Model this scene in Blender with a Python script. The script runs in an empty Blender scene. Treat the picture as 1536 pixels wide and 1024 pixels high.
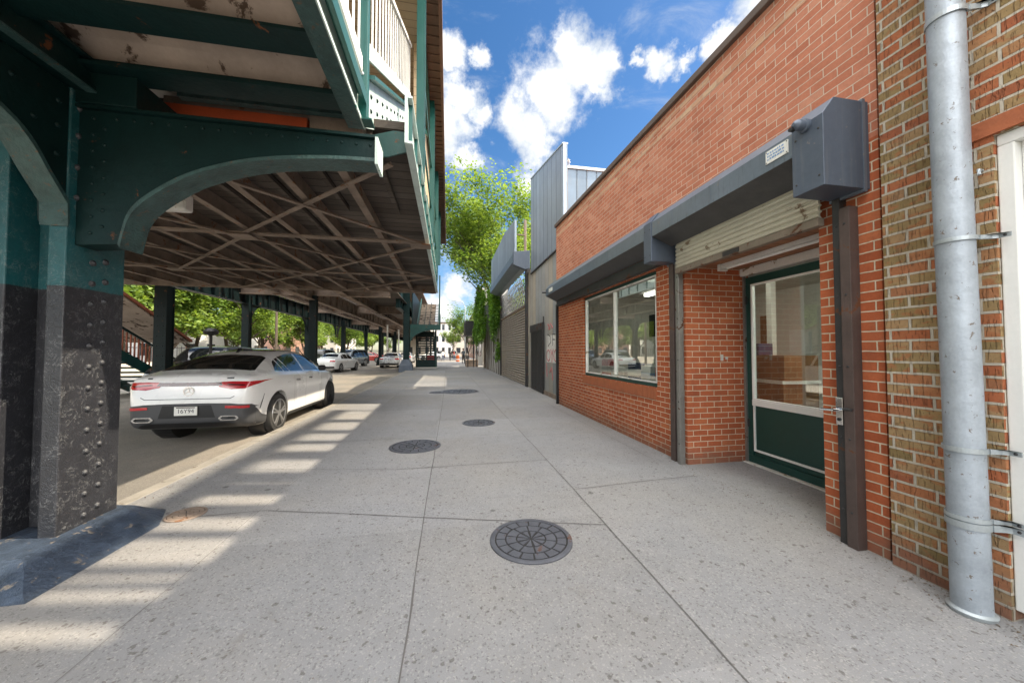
import bpy, bmesh, math, random
from mathutils import Vector, Matrix, noise as mnoise
from mathutils.bvhtree import BVHTree
random.seed(7)
R = math.radians
scn = bpy.context.scene
COL = scn.collection

# ------------------------------------------------------------------ mesh builder
class MB:
    def __init__(s): s.bm = bmesh.new()
    def poly(s, pts):
        return s.bm.faces.new([s.bm.verts.new(p) for p in pts])
    def box(s, x0, x1, y0, y1, z0, z1):
        v = [s.bm.verts.new(p) for p in ((x0,y0,z0),(x1,y0,z0),(x1,y1,z0),(x0,y1,z0),(x0,y0,z1),(x1,y0,z1),(x1,y1,z1),(x0,y1,z1))]
        for f in ((0,3,2,1),(4,5,6,7),(0,1,5,4),(1,2,6,5),(2,3,7,6),(3,0,4,7)):
            s.bm.faces.new([v[i] for i in f])
        return s
    def prism(s, pts, ax, a, b):
        # polygon in the two other axes, extruded along ax from a to b
        def mk(p, t):
            q = list(p); q.insert(ax, t); return tuple(q)
        A = [s.bm.verts.new(mk(p, a)) for p in pts]; B = [s.bm.verts.new(mk(p, b)) for p in pts]
        n = len(pts); s.bm.faces.new(A); s.bm.faces.new(B[::-1])
        for i in range(n):
            s.bm.faces.new([A[(i+1)%n], A[i], B[i], B[(i+1)%n]])
        return s
    def beam(s, p, q, w, h, up=(0,0,1)):
        # rectangular bar from p to q
        p = Vector(p); q = Vector(q); d = (q-p).normalized(); u = Vector(up)
        if abs(d.dot(u)) > .98: u = Vector((1,0,0))
        r = d.cross(u).normalized()*w/2; t = r.cross(d).normalized()*h/2
        A = [s.bm.verts.new(p+a*r+b*t) for a,b in ((-1,-1),(1,-1),(1,1),(-1,1))]
        B = [s.bm.verts.new(q+a*r+b*t) for a,b in ((-1,-1),(1,-1),(1,1),(-1,1))]
        s.bm.faces.new(A[::-1]); s.bm.faces.new(B)
        for i in range(4): s.bm.faces.new([A[i], A[(i+1)%4], B[(i+1)%4], B[i]])
        return s
    def tube(s, pts, rad, n=10, caps=True):
        pts = [Vector(p) for p in pts]
        rads = rad if isinstance(rad, (list,tuple)) else [rad]*len(pts)
        rings = []
        for i, p in enumerate(pts):
            d = (pts[min(i+1,len(pts)-1)]-pts[max(i-1,0)]).normalized()
            u = Vector((0,0,1)) if abs(d.z) < .95 else Vector((0,1,0))
            a = d.cross(u).normalized(); b = d.cross(a).normalized()
            rings.append([s.bm.verts.new(p + (a*math.cos(t)+b*math.sin(t))*rads[i]) for t in [2*math.pi*k/n for k in range(n)]])
        for r0, r1 in zip(rings, rings[1:]):
            for k in range(n): s.bm.faces.new([r0[k], r0[(k+1)%n], r1[(k+1)%n], r1[k]])
        if caps:
            s.bm.faces.new(rings[0][::-1]); s.bm.faces.new(rings[-1])
        return s
    def lathe(s, prof, c, ax=2, n=24):
        # prof: list of (radius, height along ax)
        rings = []
        for r, h in prof:
            ring = []
            for k in range(n):
                t = 2*math.pi*k/n; q = [r*math.cos(t), r*math.sin(t)]; q.insert(ax, h)
                ring.append(s.bm.verts.new((c[0]+q[0], c[1]+q[1], c[2]+q[2])))
            rings.append(ring)
        for r0, r1 in zip(rings, rings[1:]):
            for k in range(n): s.bm.faces.new([r0[k], r0[(k+1)%n], r1[(k+1)%n], r1[k]])
        s.bm.faces.new(rings[0][::-1]); s.bm.faces.new(rings[-1])
        return s
    def dome(s, c, r, ax=0, sg=1, n=8):
        prof = [(r, 0), (r*.86, sg*r*.42), (r*.5, sg*r*.68), (r*.1, sg*r*.75)]
        return s.lathe(prof, c, ax, n)
    def build(s, name, mat, parent=None, smooth=False, bevel=0, uv=True, world=True, sharp=35):
        bm = s.bm
        bmesh.ops.recalc_face_normals(bm, faces=bm.faces)
        if uv:
            L = bm.loops.layers.uv.new('UV')
            for f in bm.faces:
                n = f.normal; ax, ay, az = abs(n.x), abs(n.y), abs(n.z)
                for l in f.loops:
                    c = l.vert.co
                    l[L].uv = (c.y, c.z) if ax >= ay and ax >= az*.9 else ((c.x, c.z) if ay >= az*.9 else (c.x, c.y))
        me = bpy.data.meshes.new(name)
        bm.to_mesh(me); bm.free()
        if world and parent is not None:
            me.transform(Matrix.Translation(-origin(parent)))
        if smooth:
            me.polygons.foreach_set('use_smooth', [True]*len(me.polygons))
            me.set_sharp_from_angle(angle=R(sharp))
        for m in (mat if isinstance(mat, (list,tuple)) else [mat]): me.materials.append(m)
        o = bpy.data.objects.new(name, me); COL.objects.link(o)
        if parent is not None: o.parent = parent
        if bevel:
            b = o.modifiers.new('bevel', 'BEVEL'); b.width = bevel; b.segments = 2; b.limit_method = 'ANGLE'; b.angle_limit = R(40)
        return o

def rivets(name, spots, r, ax, sg, mat, parent, n=7, world=True):
    # every rivet an object of its own sharing one mesh
    m = MB(); m.dome((0,0,0), r, ax, sg, n); first = m.build(name, mat, None, smooth=True); off = origin(parent) if world else Vector((0,0,0))
    for i, c in enumerate(spots):
        o = first if i == 0 else first.copy()
        if i: COL.objects.link(o)
        o.parent = parent; o.location = Vector(c)-off
def origin(o):
    v = Vector((0,0,0))
    while o is not None:
        v += o.location; o = o.parent
    return v
def tag(o, label, cat, group=None):
    o['label'] = label; o['category'] = cat
    if group: o['group'] = group
    return o
def thing(name, label, cat, loc=(0,0,0), group=None, rz=0):
    o = bpy.data.objects.new(name, None); COL.objects.link(o)
    o.empty_display_size = .2; o.location = loc; o.rotation_euler = (0,0,rz)
    return tag(o, label, cat, group)
def struct(o, kind='structure'):
    o['kind'] = kind; return o
def copy_tree(o, parent=None):
    c = o.copy(); COL.objects.link(c); c.parent = parent
    for ch in [k for k in o.children]: copy_tree(ch, c)
    return c

# ------------------------------------------------------------------ materials
class NT:
    def __init__(s, tree): s.t = tree; s.N = tree.nodes; s.L = tree.links
    def n(s, typ, **kw):
        nd = s.N.new(typ)
        for k, v in kw.items():
            if k == 'ins':
                for i, val in v.items(): s.put(nd.inputs[i], val)
            else: setattr(nd, k, v)
        return nd
    def put(s, sock, val):
        if isinstance(val, bpy.types.NodeSocket): s.L.new(val, sock)
        elif val is not None:
            if hasattr(sock.default_value, '__len__') and not hasattr(val, '__len__'): val = [val]*len(sock.default_value)
            elif hasattr(val, '__len__') and len(val) == 3 and len(sock.default_value) == 4: val = (*val, 1)
            sock.default_value = val
    def math(s, op, a, b=None, c=None, clamp=False):
        nd = s.N.new('ShaderNodeMath'); nd.operation = op; nd.use_clamp = clamp
        s.put(nd.inputs[0], a)
        if b is not None: s.put(nd.inputs[1], b)
        if c is not None: s.put(nd.inputs[2], c)
        return nd.outputs[0]
    def vmath(s, op, a, b=None, out=0):
        nd = s.N.new('ShaderNodeVectorMath'); nd.operation = op
        s.put(nd.inputs[0], a)
        if b is not None:
            s.put(nd.inputs[3 if op == 'SCALE' else 1], b)
        return nd.outputs[out]
    def mix(s, f, a, b, typ='MIX'):
        nd = s.N.new('ShaderNodeMix'); nd.data_type = 'RGBA'; nd.blend_type = typ; nd.clamp_factor = True
        s.put(nd.inputs[0], f); s.put(nd.inputs[6], a); s.put(nd.inputs[7], b)
        return nd.outputs[2]
    def ramp(s, f, stops, interp='LINEAR'):
        nd = s.N.new('ShaderNodeValToRGB'); cr = nd.color_ramp; cr.interpolation = interp
        while len(cr.elements) < len(stops): cr.elements.new(.5)
        for e, (p, c) in zip(cr.elements, stops):
            e.position = p; e.color = (*c, 1) if hasattr(c, '__len__') else (c, c, c, 1)
        s.put(nd.inputs[0], f); return nd.outputs[0]
    def noise(s, vec, scale, detail=4, rough=.55, dist=0, out=0):
        nd = s.N.new('ShaderNodeTexNoise'); nd.inputs['Scale'].default_value = scale
        nd.inputs['Detail'].default_value = detail; nd.inputs['Roughness'].default_value = rough
        nd.inputs['Distortion'].default_value = dist
        if vec is not None: s.put(nd.inputs['Vector'], vec)
        return nd.outputs[out]
    def smooth(s, v, a, b, lo=0., hi=1.):
        nd = s.N.new('ShaderNodeMapRange'); nd.interpolation_type = 'SMOOTHSTEP'
        s.put(nd.inputs[0], v)
        for i, x in zip((1,2,3,4), (a,b,lo,hi)): nd.inputs[i].default_value = x
        return nd.outputs[0]

def newmat(name):
    m = bpy.data.materials.new(name); m.use_nodes = True
    t = NT(m.node_tree); b = t.N['Principled BSDF']
    return m, t, b
def scaled(t, vec, s):
    nd = t.n('ShaderNodeMapping'); t.put(nd.inputs[0], vec); nd.inputs['Scale'].default_value = s
    return nd.outputs[0]
def basic(name, col, rough=.6, metal=0, var=.25, vscale=4, bump=.0, bscale=60, rust=None, rustamt=.0, spec=None, coat=0, rscale=5, fine=.12, streak=0, streakcol=(.05,.045,.042)):
    """colour with soft large variation, fine grain, optional patches of a second colour and a bumpy surface"""
    m, t, b = newmat(name)
    pos = t.n('ShaderNodeTexCoord').outputs['Object']
    n1 = t.noise(pos, vscale, 5, .6)
    n2 = t.noise(pos, vscale*14, 3, .6)
    f = t.math('ADD', t.math('MULTIPLY', t.math('SUBTRACT', n1, .5), var*2.4), t.math('MULTIPLY', t.math('SUBTRACT', n2, .5), fine*2))
    k = t.math('ADD', f, 1.)
    c = t.vmath('SCALE', col, k)
    if rust is not None:
        r = t.noise(pos, rscale, 8, .68, .4)
        fac = t.smooth(r, .62-rustamt*.3, .66-rustamt*.3)
        c = t.mix(fac, c, rust)
        rr = t.math('ADD', t.math('MULTIPLY', fac, .3), rough, clamp=True)
        t.put(b.inputs['Roughness'], rr)
    else:
        t.put(b.inputs['Roughness'], t.math('ADD', t.math('MULTIPLY', t.math('SUBTRACT', n1, .5), .3), rough, clamp=True))
    t.put(b.inputs['Base Color'], c)
    b.inputs['Metallic'].default_value = metal
    if spec is not None: b.inputs['Specular IOR Level'].default_value = spec
    if coat: b.inputs['Coat Weight'].default_value = coat; b.inputs['Coat Roughness'].default_value = .06
    if streak:
        sk = t.smooth(t.noise(scaled(t, pos, (11,11,.7)), 3.2, 6, .65), .54, .70); c = t.mix(t.math('MULTIPLY', sk, streak), c, streakcol); t.put(b.inputs['Base Color'], c)
    if bump:
        bn = t.n('ShaderNodeBump'); bn.inputs['Strength'].default_value = bump; bn.inputs['Distance'].default_value = .01
        t.put(bn.inputs['Height'], t.noise(pos, bscale, 4, .65)); t.L.new(bn.outputs[0], b.inputs['Normal'])
    return m
def brick(name, stops, mortar, bw=.2, rh=.07, ms=.0055, stria=0., dirt=.25, blotch=None):
    m, t, b = newmat(name)
    tc = t.n('ShaderNodeTexCoord'); uv = tc.outputs['UV']; pos = tc.outputs['Object']
    wob = t.vmath('SCALE', t.vmath('SUBTRACT', t.noise(pos, 7, 3, .6, out=1), (.5,.5,.5)), .008)
    uvw = t.vmath('ADD', uv, wob)
    bk = t.n('ShaderNodeTexBrick', offset=.5, ins={'Vector': uvw, 'Color1': (0,0,0,1), 'Color2': (1,1,1,1), 'Mortar': (.5,.5,.5,1), 'Scale': 1., 'Mortar Size': ms, 'Mortar Smooth': .25, 'Bias': 0., 'Brick Width': bw, 'Row Height': rh})
    col = t.ramp(bk.outputs['Color'], stops)
    if blotch:
        bz = t.noise(scaled(t, uv, (1,2.2,1)), 9, 4, .6); col = t.mix(t.math('MULTIPLY', t.smooth(bz, .52, .60), .7), col, blotch); pt = t.smooth(t.noise(uv, 130, 2, .5), .66, .72); col = t.mix(t.math('MULTIPLY', pt, .7), col, (.06,.04,.025))
    n1 = t.noise(pos, 1.3, 5, .6); n2 = t.noise(pos, 45, 5, .7); n3 = t.noise(pos, 9, 4, .6)
    k = t.math('ADD', t.math('ADD', t.math('MULTIPLY', n1, dirt*1.3), t.math('MULTIPLY', n2, .55)), 1.-dirt*.65-.275)
    k = t.math('ADD', k, t.math('MULTIPLY', t.math('SUBTRACT', n3, .5), .35))
    col = t.vmath('SCALE', col, k)
    hgt = t.math('MULTIPLY', n2, .35)
    if stria:
        sv = scaled(t, uv, (1, .12, 1)); st = t.noise(sv, 95, 2, .5)
        sf = t.smooth(st, .56, .64); col = t.mix(t.math('MULTIPLY', sf, stria), col, (.10,.045,.022))
        hgt = t.math('SUBTRACT', hgt, t.math('MULTIPLY', sf, .5))
    mc = t.vmath('SCALE', mortar, t.math('ADD', t.math('MULTIPLY', n2, .5), t.math('ADD', .45, t.math('MULTIPLY', n1, .6))))
    f = bk.outputs['Fac']
    c = t.mix(f, col, mc)
    # pale efflorescence and soot in blotches
    ef = t.smooth(t.noise(pos, 2.1, 7, .7), .60, .78); c = t.mix(t.math('MULTIPLY', ef, .22), c, (.55,.47,.38))
    so = t.smooth(t.noise(scaled(t, pos, (1,1,.35)), 1.9, 6, .65), .55, .75); c = t.mix(t.math('MULTIPLY', so, .3), c, (.09,.05,.035))
    sz = t.n('ShaderNodeSeparateXYZ'); t.put(sz.inputs[0], uv); zz = t.math('ADD', sz.outputs[1], t.math('MULTIPLY', t.noise(pos, 4, 5, .7), .42))
    c = t.mix(t.math('MULTIPLY', t.smooth(zz, .50, .20), .55), c, (.15,.115,.09))
    t.put(b.inputs['Base Color'], c); b.inputs['Roughness'].default_value = .88
    b.inputs['Specular IOR Level'].default_value = .25
    bn = t.n('ShaderNodeBump'); bn.inputs['Strength'].default_value = .9; bn.inputs['Distance'].default_value = .012
    t.put(bn.inputs['Height'], t.math('SUBTRACT', hgt, t.math('MULTIPLY', f, 1.4))); t.L.new(bn.outputs[0], b.inputs['Normal'])
    return m
def ribbed(name, col, pitch, axis, rough=.45, metal=.5, bump=.8, dirtcol=(.12,.08,.05), dirt=.3, profile='SIN', seam=None, vstreak=True):
    """sheet metal with ribs (axis: 0 = UV x, 1 = UV y) and streaks of dirt"""
    m, t, b = newmat(name)
    tc = t.n('ShaderNodeTexCoord'); uv = tc.outputs['UV']; pos = tc.outputs['Object']
    sp = t.n('ShaderNodeSeparateXYZ'); t.put(sp.inputs[0], uv)
    u = t.math('DIVIDE', sp.outputs[axis], pitch); fr = t.math('FRACT', u)
    h = t.math('SINE', t.math('MULTIPLY', fr, 2*math.pi)) if profile == 'SIN' else t.smooth(t.math('ABSOLUTE', t.math('SUBTRACT', fr, .5)), .42, .48)
    n1 = t.noise(pos, 1.6, 6, .62); n2 = t.noise(scaled(t, pos, (9,9,.8)), 3, 5, .65)
    cell = t.n('ShaderNodeTexWhiteNoise', noise_dimensions='1D'); t.put(cell.inputs['W'], t.math('FLOOR', u))
    k = t.math('ADD', t.math('MULTIPLY', n1, .5), .75)
    if profile != 'SIN': k = t.math('ADD', k, t.math('MULTIPLY', t.math('SUBTRACT', cell.outputs[0], .5), .28))
    c = t.vmath('SCALE', col, k)
    c = t.mix(t.math('MULTIPLY', t.smooth(n2 if vstreak else n1, .5, .75), dirt), c, dirtcol)
    if profile != 'SIN': c = t.mix(t.math('MULTIPLY', h, .55), c, (.06,.065,.07))
    t.put(b.inputs['Base Color'], c); b.inputs['Metallic'].default_value = metal
    t.put(b.inputs['Roughness'], t.math('ADD', t.math('MULTIPLY', n2, .35), rough-.15))
    bn = t.n('ShaderNodeBump'); bn.inputs['Strength'].default_value = bump; bn.inputs['Distance'].default_value = pitch*.3 if profile == 'SIN' else .02
    t.put(bn.inputs['Height'], h); t.L.new(bn.outputs[0], b.inputs['Normal'])
    return m
def planks(name, cols, width, axis, rough=.8, gap=.04, grain=.5, dark=(.02,.015,.012)):
    """boards; axis = UV axis across the boards"""
    m, t, b = newmat(name)
    tc = t.n('ShaderNodeTexCoord'); uv = tc.outputs['UV']
    sp = t.n('ShaderNodeSeparateXYZ'); t.put(sp.inputs[0], uv)
    u = t.math('DIVIDE', sp.outputs[axis], width); fr = t.math('FRACT', u)
    g = t.smooth(t.math('ABSOLUTE', t.math('SUBTRACT', fr, .5)), .5-gap, .5-gap*.4)
    cell = t.n('ShaderNodeTexWhiteNoise', noise_dimensions='1D'); t.put(cell.inputs['W'], t.math('FLOOR', u))
    s = (14,1.2,1) if axis == 0 else (1.2,14,1)
    gr = t.noise(scaled(t, uv, s), 6, 6, .7, .3); big = t.noise(uv, 1.5, 5, .6)
    c = t.ramp(cell.outputs[0], [(i/(len(cols)-1), q) for i, q in enumerate(cols)])
    k = t.math('ADD', t.math('MULTIPLY', t.math('SUBTRACT', gr, .5), grain*2), t.math('ADD', .6, t.math('MULTIPLY', big, .6)))
    c = t.vmath('SCALE', c, k); c = t.mix(g, c, dark)
    t.put(b.inputs['Base Color'], c); b.inputs['Roughness'].default_value = rough
    bn = t.n('ShaderNodeBump'); bn.inputs['Strength'].default_value = .6; bn.inputs['Distance'].default_value = .012
    t.put(bn.inputs['Height'], t.math('SUBTRACT', t.math('MULTIPLY', gr, .4), g)); t.L.new(bn.outputs[0], b.inputs['Normal'])
    return m
def glassmat(name, tint=(.9,.95,.93), boost=1.9, base=.13, rough=0.):
    m, t, b = newmat(name)
    tr = t.n('ShaderNodeBsdfTransparent'); t.put(tr.inputs[0], tint)
    gl = t.n('ShaderNodeBsdfGlossy'); gl.inputs['Roughness'].default_value = rough; t.put(gl.inputs[0], (1,1,1))
    lw = t.n('ShaderNodeLayerWeight'); lw.inputs[0].default_value = .5
    f = t.math('ADD', t.math('MULTIPLY', t.math('POWER', lw.outputs['Facing'], 4.), boost*.9), base, clamp=True)
    mx = t.n('ShaderNodeMixShader'); t.put(mx.inputs[0], f); t.L.new(tr.outputs[0], mx.inputs[1]); t.L.new(gl.outputs[0], mx.inputs[2])
    t.L.new(mx.outputs[0], t.N['Material Output'].inputs[0]); return m
def foliage(name, c1, c2, trans=.45):
    m, t, b = newmat(name)
    pos = t.n('ShaderNodeTexCoord').outputs['Object']
    rnd = t.n('ShaderNodeNewGeometry').outputs['Random Per Island']
    f = t.math('ADD', t.math('MULTIPLY', t.noise(pos, .9, 3, .5), .9), t.math('MULTIPLY', rnd, .6))
    c = t.mix(t.smooth(f, .45, 1.0), c1, c2)
    df = t.n('ShaderNodeBsdfPrincipled'); t.put(df.inputs['Base Color'], c); df.inputs['Roughness'].default_value = .55
    tl = t.n('ShaderNodeBsdfTranslucent'); t.put(tl.inputs[0], t.vmath('MULTIPLY', c, (1.25,1.2,.5)))
    mx = t.n('ShaderNodeMixShader'); mx.inputs[0].default_value = trans
    t.L.new(df.outputs[0], mx.inputs[1]); t.L.new(tl.outputs[0], mx.inputs[2]); t.L.new(mx.outputs[0], t.N['Material Output'].inputs[0])
    t.N.remove(b); return m
def emit(name, col, s):
    m, t, b = newmat(name); t.put(b.inputs['Base Color'], (.8,.8,.8)); t.put(b.inputs['Emission Color'], col); b.inputs['Emission Strength'].default_value = s
    return m

M = {}
RUST = (.13,.05,.022)
M['brick_red'] = brick('red brick', [(0,(.31,.075,.030)), (.12,(.37,.095,.038)), (.7,(.415,.11,.045)), (1,(.46,.14,.058))], (.60,.50,.37), ms=.0052)
M['brick_red_lit'] = brick('light washed red brick', [(0,(.38,.13,.075)), (.12,(.43,.155,.09)), (.7,(.47,.18,.108)), (1,(.52,.24,.155))], (.60,.48,.38), ms=.0042)  # salmon tone: the upper wall's brighter light and haze put into the colour
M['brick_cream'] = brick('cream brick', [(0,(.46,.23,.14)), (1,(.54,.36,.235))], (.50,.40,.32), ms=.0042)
M['brick_old'] = brick('mixed yellow brick', [(0,(.20,.14,.06)), (.2,(.27,.19,.085)), (.5,(.34,.215,.11)), (.56,(.29,.095,.045)), (.8,(.36,.115,.05)), (1,(.36,.19,.09))], (.47,.42,.34), ms=.0085, stria=.3, dirt=.4, blotch=(.34,.13,.055))
M['lintel'] = basic('lintel brick', (.36,.11,.045), .85, var=.3, vscale=7, bump=.4, bscale=40)
M['coping'] = basic('brown coping', (.10,.07,.055), .7, var=.35, vscale=5)
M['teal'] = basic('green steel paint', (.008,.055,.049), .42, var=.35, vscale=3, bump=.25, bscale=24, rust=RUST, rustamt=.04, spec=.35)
M['teal_bright'] = basic('brighter green steel paint', (.006,.075,.066), .4, var=.2, vscale=3, bump=.12, bscale=20)  # brighter green than the plain teal, without rust patches
M['pale_steel'] = basic('pale grey green steel', (.50,.60,.57), .45, var=.25, vscale=6, bump=.15, rust=(.05,.20,.17), rustamt=.02, rscale=9)  # pale grey green with small teal patches
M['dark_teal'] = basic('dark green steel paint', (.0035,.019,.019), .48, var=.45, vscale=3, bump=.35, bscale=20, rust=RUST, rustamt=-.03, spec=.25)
M['edge_steel'] = basic('peeling edge steel', (.030,.068,.066), .5, var=.75, vscale=9, bump=.9, bscale=30, rust=(.12,.08,.055), rustamt=.05, rscale=17)
M['rust_steel'] = basic('rusty brown steel', (.215,.165,.13), .8, var=.6, vscale=3, bump=.4, bscale=30, rust=(.20,.095,.045), rustamt=.12, rscale=5)
M['orange_steel'] = basic('orange primer steel', (.45,.075,.02), .65, var=.25, vscale=6, bump=.2)
M['vault'] = basic('stained vault panel', (.38,.305,.25), .85, var=.45, vscale=2.2, bump=.4, bscale=16, rust=(.085,.055,.038), rustamt=.25, rscale=2.4)
M['deck'] = planks('dark deck boards', [(.055,.041,.032),(.09,.070,.055),(.15,.122,.10),(.065,.051,.042)], .2, 1, gap=.06, grain=.8)
M['soffit'] = planks('beige ceiling boards', [(.50,.38,.235),(.56,.43,.28),(.46,.35,.21)], .16, 1, rough=.7, grain=.12, gap=.035, dark=(.12,.08,.05))
M['siding'] = planks('beige wall boards', [(.48,.36,.22),(.55,.42,.27)], .18, 1, rough=.7, grain=.1, gap=.03, dark=(.14,.10,.06))
M['eave'] = basic('brown eave sheet', (.135,.082,.055), .75, var=.3, vscale=4, bump=.15)
M['white_paint'] = basic('white paint', (.78,.78,.75), .4, var=.08, vscale=3, fine=.05)
M['white_worn'] = basic('worn white paint', (.66,.65,.61), .5, var=.2, vscale=4, rust=(.26,.18,.11), rustamt=.08)
M['green_door'] = basic('green door paint', (.010,.055,.046), .38, var=.2, vscale=2, bump=.05)
M['galv'] = basic('galvanised pipe', (.36,.40,.445), .5, metal=.35, var=.4, vscale=5, bump=.5, bscale=14, rust=(.20,.17,.145), rustamt=.0, rscale=26)
M['clamp'] = basic('galvanised strap', (.42,.46,.48), .45, metal=.6, var=.3, vscale=9, rust=(.30,.22,.15), rustamt=.0)
M['hood'] = basic('blue grey hood steel', (.135,.165,.20), .40, metal=.35, var=.3, vscale=2.2, bump=.06, bscale=10, rust=(.22,.21,.20), rustamt=-.02, rscale=8, streak=.5)
M['hood_end'] = basic('slate grey box steel', (.085,.106,.142), .45, metal=.3, var=.25, vscale=2, bump=.05, rust=(.2,.19,.19), rustamt=-.05, rscale=14, streak=.3, streakcol=(.15,.16,.17))
M['dark_post'] = basic('dark steel post', (.045,.043,.043), .5, metal=.4, var=.4, vscale=6, bump=.12, rust=(.13,.055,.028), rustamt=.13)
M['brown_post'] = basic('brown steel channel', (.095,.068,.060), .55, metal=.3, var=.4, vscale=5, bump=.15, rust=(.16,.065,.03), rustamt=.1)
M['silver_post'] = basic('silver steel guide', (.30,.29,.27), .4, metal=.6, var=.4, vscale=5, rust=RUST, rustamt=.12)
M['slat'] = basic('cream shutter slat', (.47,.44,.35), .5, metal=.15, var=.2, vscale=3, rust=(.20,.14,.09), rustamt=.0)
M['bottom_bar'] = basic('rusty bottom bar', (.22,.18,.14), .6, metal=.3, var=.4, vscale=6, rust=RUST, rustamt=.22)
M['clad'] = ribbed('blue grey cladding', (.27,.32,.38), .46, 0, rough=.45, metal=.45, profile='SEAM', dirt=.25, dirtcol=(.25,.25,.26))
M['clad_side'] = ribbed('corrugated side cladding', (.13,.175,.225), .30, 0, metal=.45, profile='SEAM', dirt=.25, dirtcol=(.2,.2,.2))
M['hoarding'] = planks('weathered grey hoarding', [(.36,.34,.30),(.27,.29,.30),(.40,.36,.29),(.30,.30,.29),(.43,.40,.35)], .42, 0, gap=.02, grain=.18)
M['gate_slat'] = ribbed('brown grey gate slats', (.33,.28,.22), .11, 1, rough=.55, metal=.2, dirt=.45, dirtcol=(.13,.09,.06), bump=1.)
M['black_steel'] = basic('black steel', (.017,.017,.019), .45, metal=.2, var=.3, vscale=5, rust=(.07,.035,.02), rustamt=.04)
M['iron'] = basic('cast iron', (.115,.118,.135), .5, metal=.45, var=.35, vscale=9, bump=.3, bscale=90, rust=(.15,.085,.065), rustamt=.05)
M['iron_gap'] = basic('dirt in the iron joints', (.03,.028,.028), .9)
M['glass'] = glassmat('shop glass')
M['bark'] = basic('bark', (.085,.062,.045), .9, var=.4, vscale=6, bump=.5, bscale=20)
M['leaf_bright'] = foliage('bright leaves', (.10,.18,.035), (.25,.34,.075), .5)
M['leaf_mid'] = foliage('mid green leaves', (.055,.12,.014), (.16,.25,.03), .45)
M['leaf_deep'] = foliage('deep green leaves', (.035,.085,.014), (.10,.18,.028), .4)
M['ivy'] = foliage('ivy leaves', (.06,.16,.016), (.16,.30,.035), .4)
M['tyre'] = basic('tyre rubber', (.032,.031,.030), .85, var=.3, vscale=10)
M['rim'] = basic('alloy rim', (.42,.42,.43), .32, metal=.85, var=.1)
M['rim_dark'] = basic('dark rim recess', (.03,.03,.03), .5, metal=.3)
M['chrome'] = basic('chrome', (.75,.75,.75), .12, metal=1, var=.05)
M['car_glass'] = basic('tinted car glass', (.012,.014,.014), .04, var=.1, spec=.5)
M['red_lamp'] = basic('red tail lamp', (.42,.012,.018), .15, var=.1, spec=.7, coat=.6)
M['dark_lamp'] = basic('dark red lamp strip', (.055,.008,.010), .12, coat=.6)
M['clear_lamp'] = basic('clear lamp lens', (.6,.62,.64), .1, metal=.3)
M['car_trim'] = basic('dark grey car trim', (.055,.056,.060), .45, var=.15)
M['black_plastic'] = basic('black plastic', (.012,.012,.013), .4)
M['plate'] = basic('number plate', (.70,.70,.66), .4, var=.06)
M['ink'] = basic('dark ink', (.02,.022,.04), .6)
M['blue_ink'] = basic('faded blue ink', (.20,.32,.52), .6)
def paint(name, col, metal=0.): return basic(name, col, .28, metal=metal, var=.04, fine=.02, coat=1., vscale=1.5)
M['paint_white'] = paint('white car paint', (.86,.86,.85))
M['paint_silver'] = paint('silver car paint', (.52,.54,.56), .5)
M['paint_black'] = paint('black car paint', (.014,.015,.017))
M['paint_grey'] = paint('grey blue car paint', (.10,.125,.15), .4)
M['paint_red'] = paint('red car paint', (.33,.02,.015))
M['interior_wall'] = basic('interior wall paint', (.70,.68,.62), .8, var=.1, vscale=1)
M['interior_floor'] = basic('interior floor', (.16,.14,.12), .5, var=.2)
M['wood'] = planks('brown counter wood', [(.20,.095,.035),(.25,.12,.045)], .13, 0, rough=.5, grain=.35, gap=.015)
M['raw_wood'] = planks('raw timber', [(.30,.13,.06),(.36,.17,.08)], .11, 1, rough=.8, grain=.4)
M['cardboard'] = basic('printed carton', (.55,.53,.50), .7, var=.15)
M['red_cloth'] = basic('red fabric', (.36,.035,.03), .8, var=.2)
M['navy'] = basic('navy plastic', (.02,.03,.08), .5)
M['concrete_wall'] = basic('pale concrete', (.45,.43,.40), .85, var=.3, vscale=1.2, bump=.3, bscale=30)
M['pale_wall'] = basic('pale render', (.52,.48,.42), .85, var=.18, vscale=.6)
M['white_wall'] = basic('white render', (.74,.72,.70), .85, var=.12, vscale=.4)
M['red_wall'] = basic('brick red wall', (.34,.20,.15), .85, var=.25, vscale=1)
M['roof_red'] = basic('red brown roof sheet', (.28,.085,.045), .7, var=.3, vscale=3)
M['far_column'] = basic('near black column paint', (.0035,.010,.011), .5, var=.5, vscale=3, bump=.2, rust=RUST, rustamt=.0, spec=.2)  # near black green with random rust patches
M['hood_shade'] = basic('shade darkened hood underside', (.065,.065,.066), .6, var=.5, vscale=7, bump=.2, streak=.5)  # shade below the hood put into a darker copy of its steel
M['window_dark'] = basic('dark window glass', (.03,.035,.045), .1, spec=.7)
M['skin'] = basic('skin', (.34,.19,.12), .6)
M['spray_red'] = basic('pink red spray paint', (.48,.16,.17), .7, var=.4, vscale=12)
M['spray_black'] = basic('black spray paint', (.05,.05,.055), .7, var=.4, vscale=12)
M['spray_white'] = basic('white spray paint', (.62,.61,.58), .7, var=.3, vscale=12)
M['orange_sign'] = basic('orange plastic', (.6,.12,.02), .5)

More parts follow.
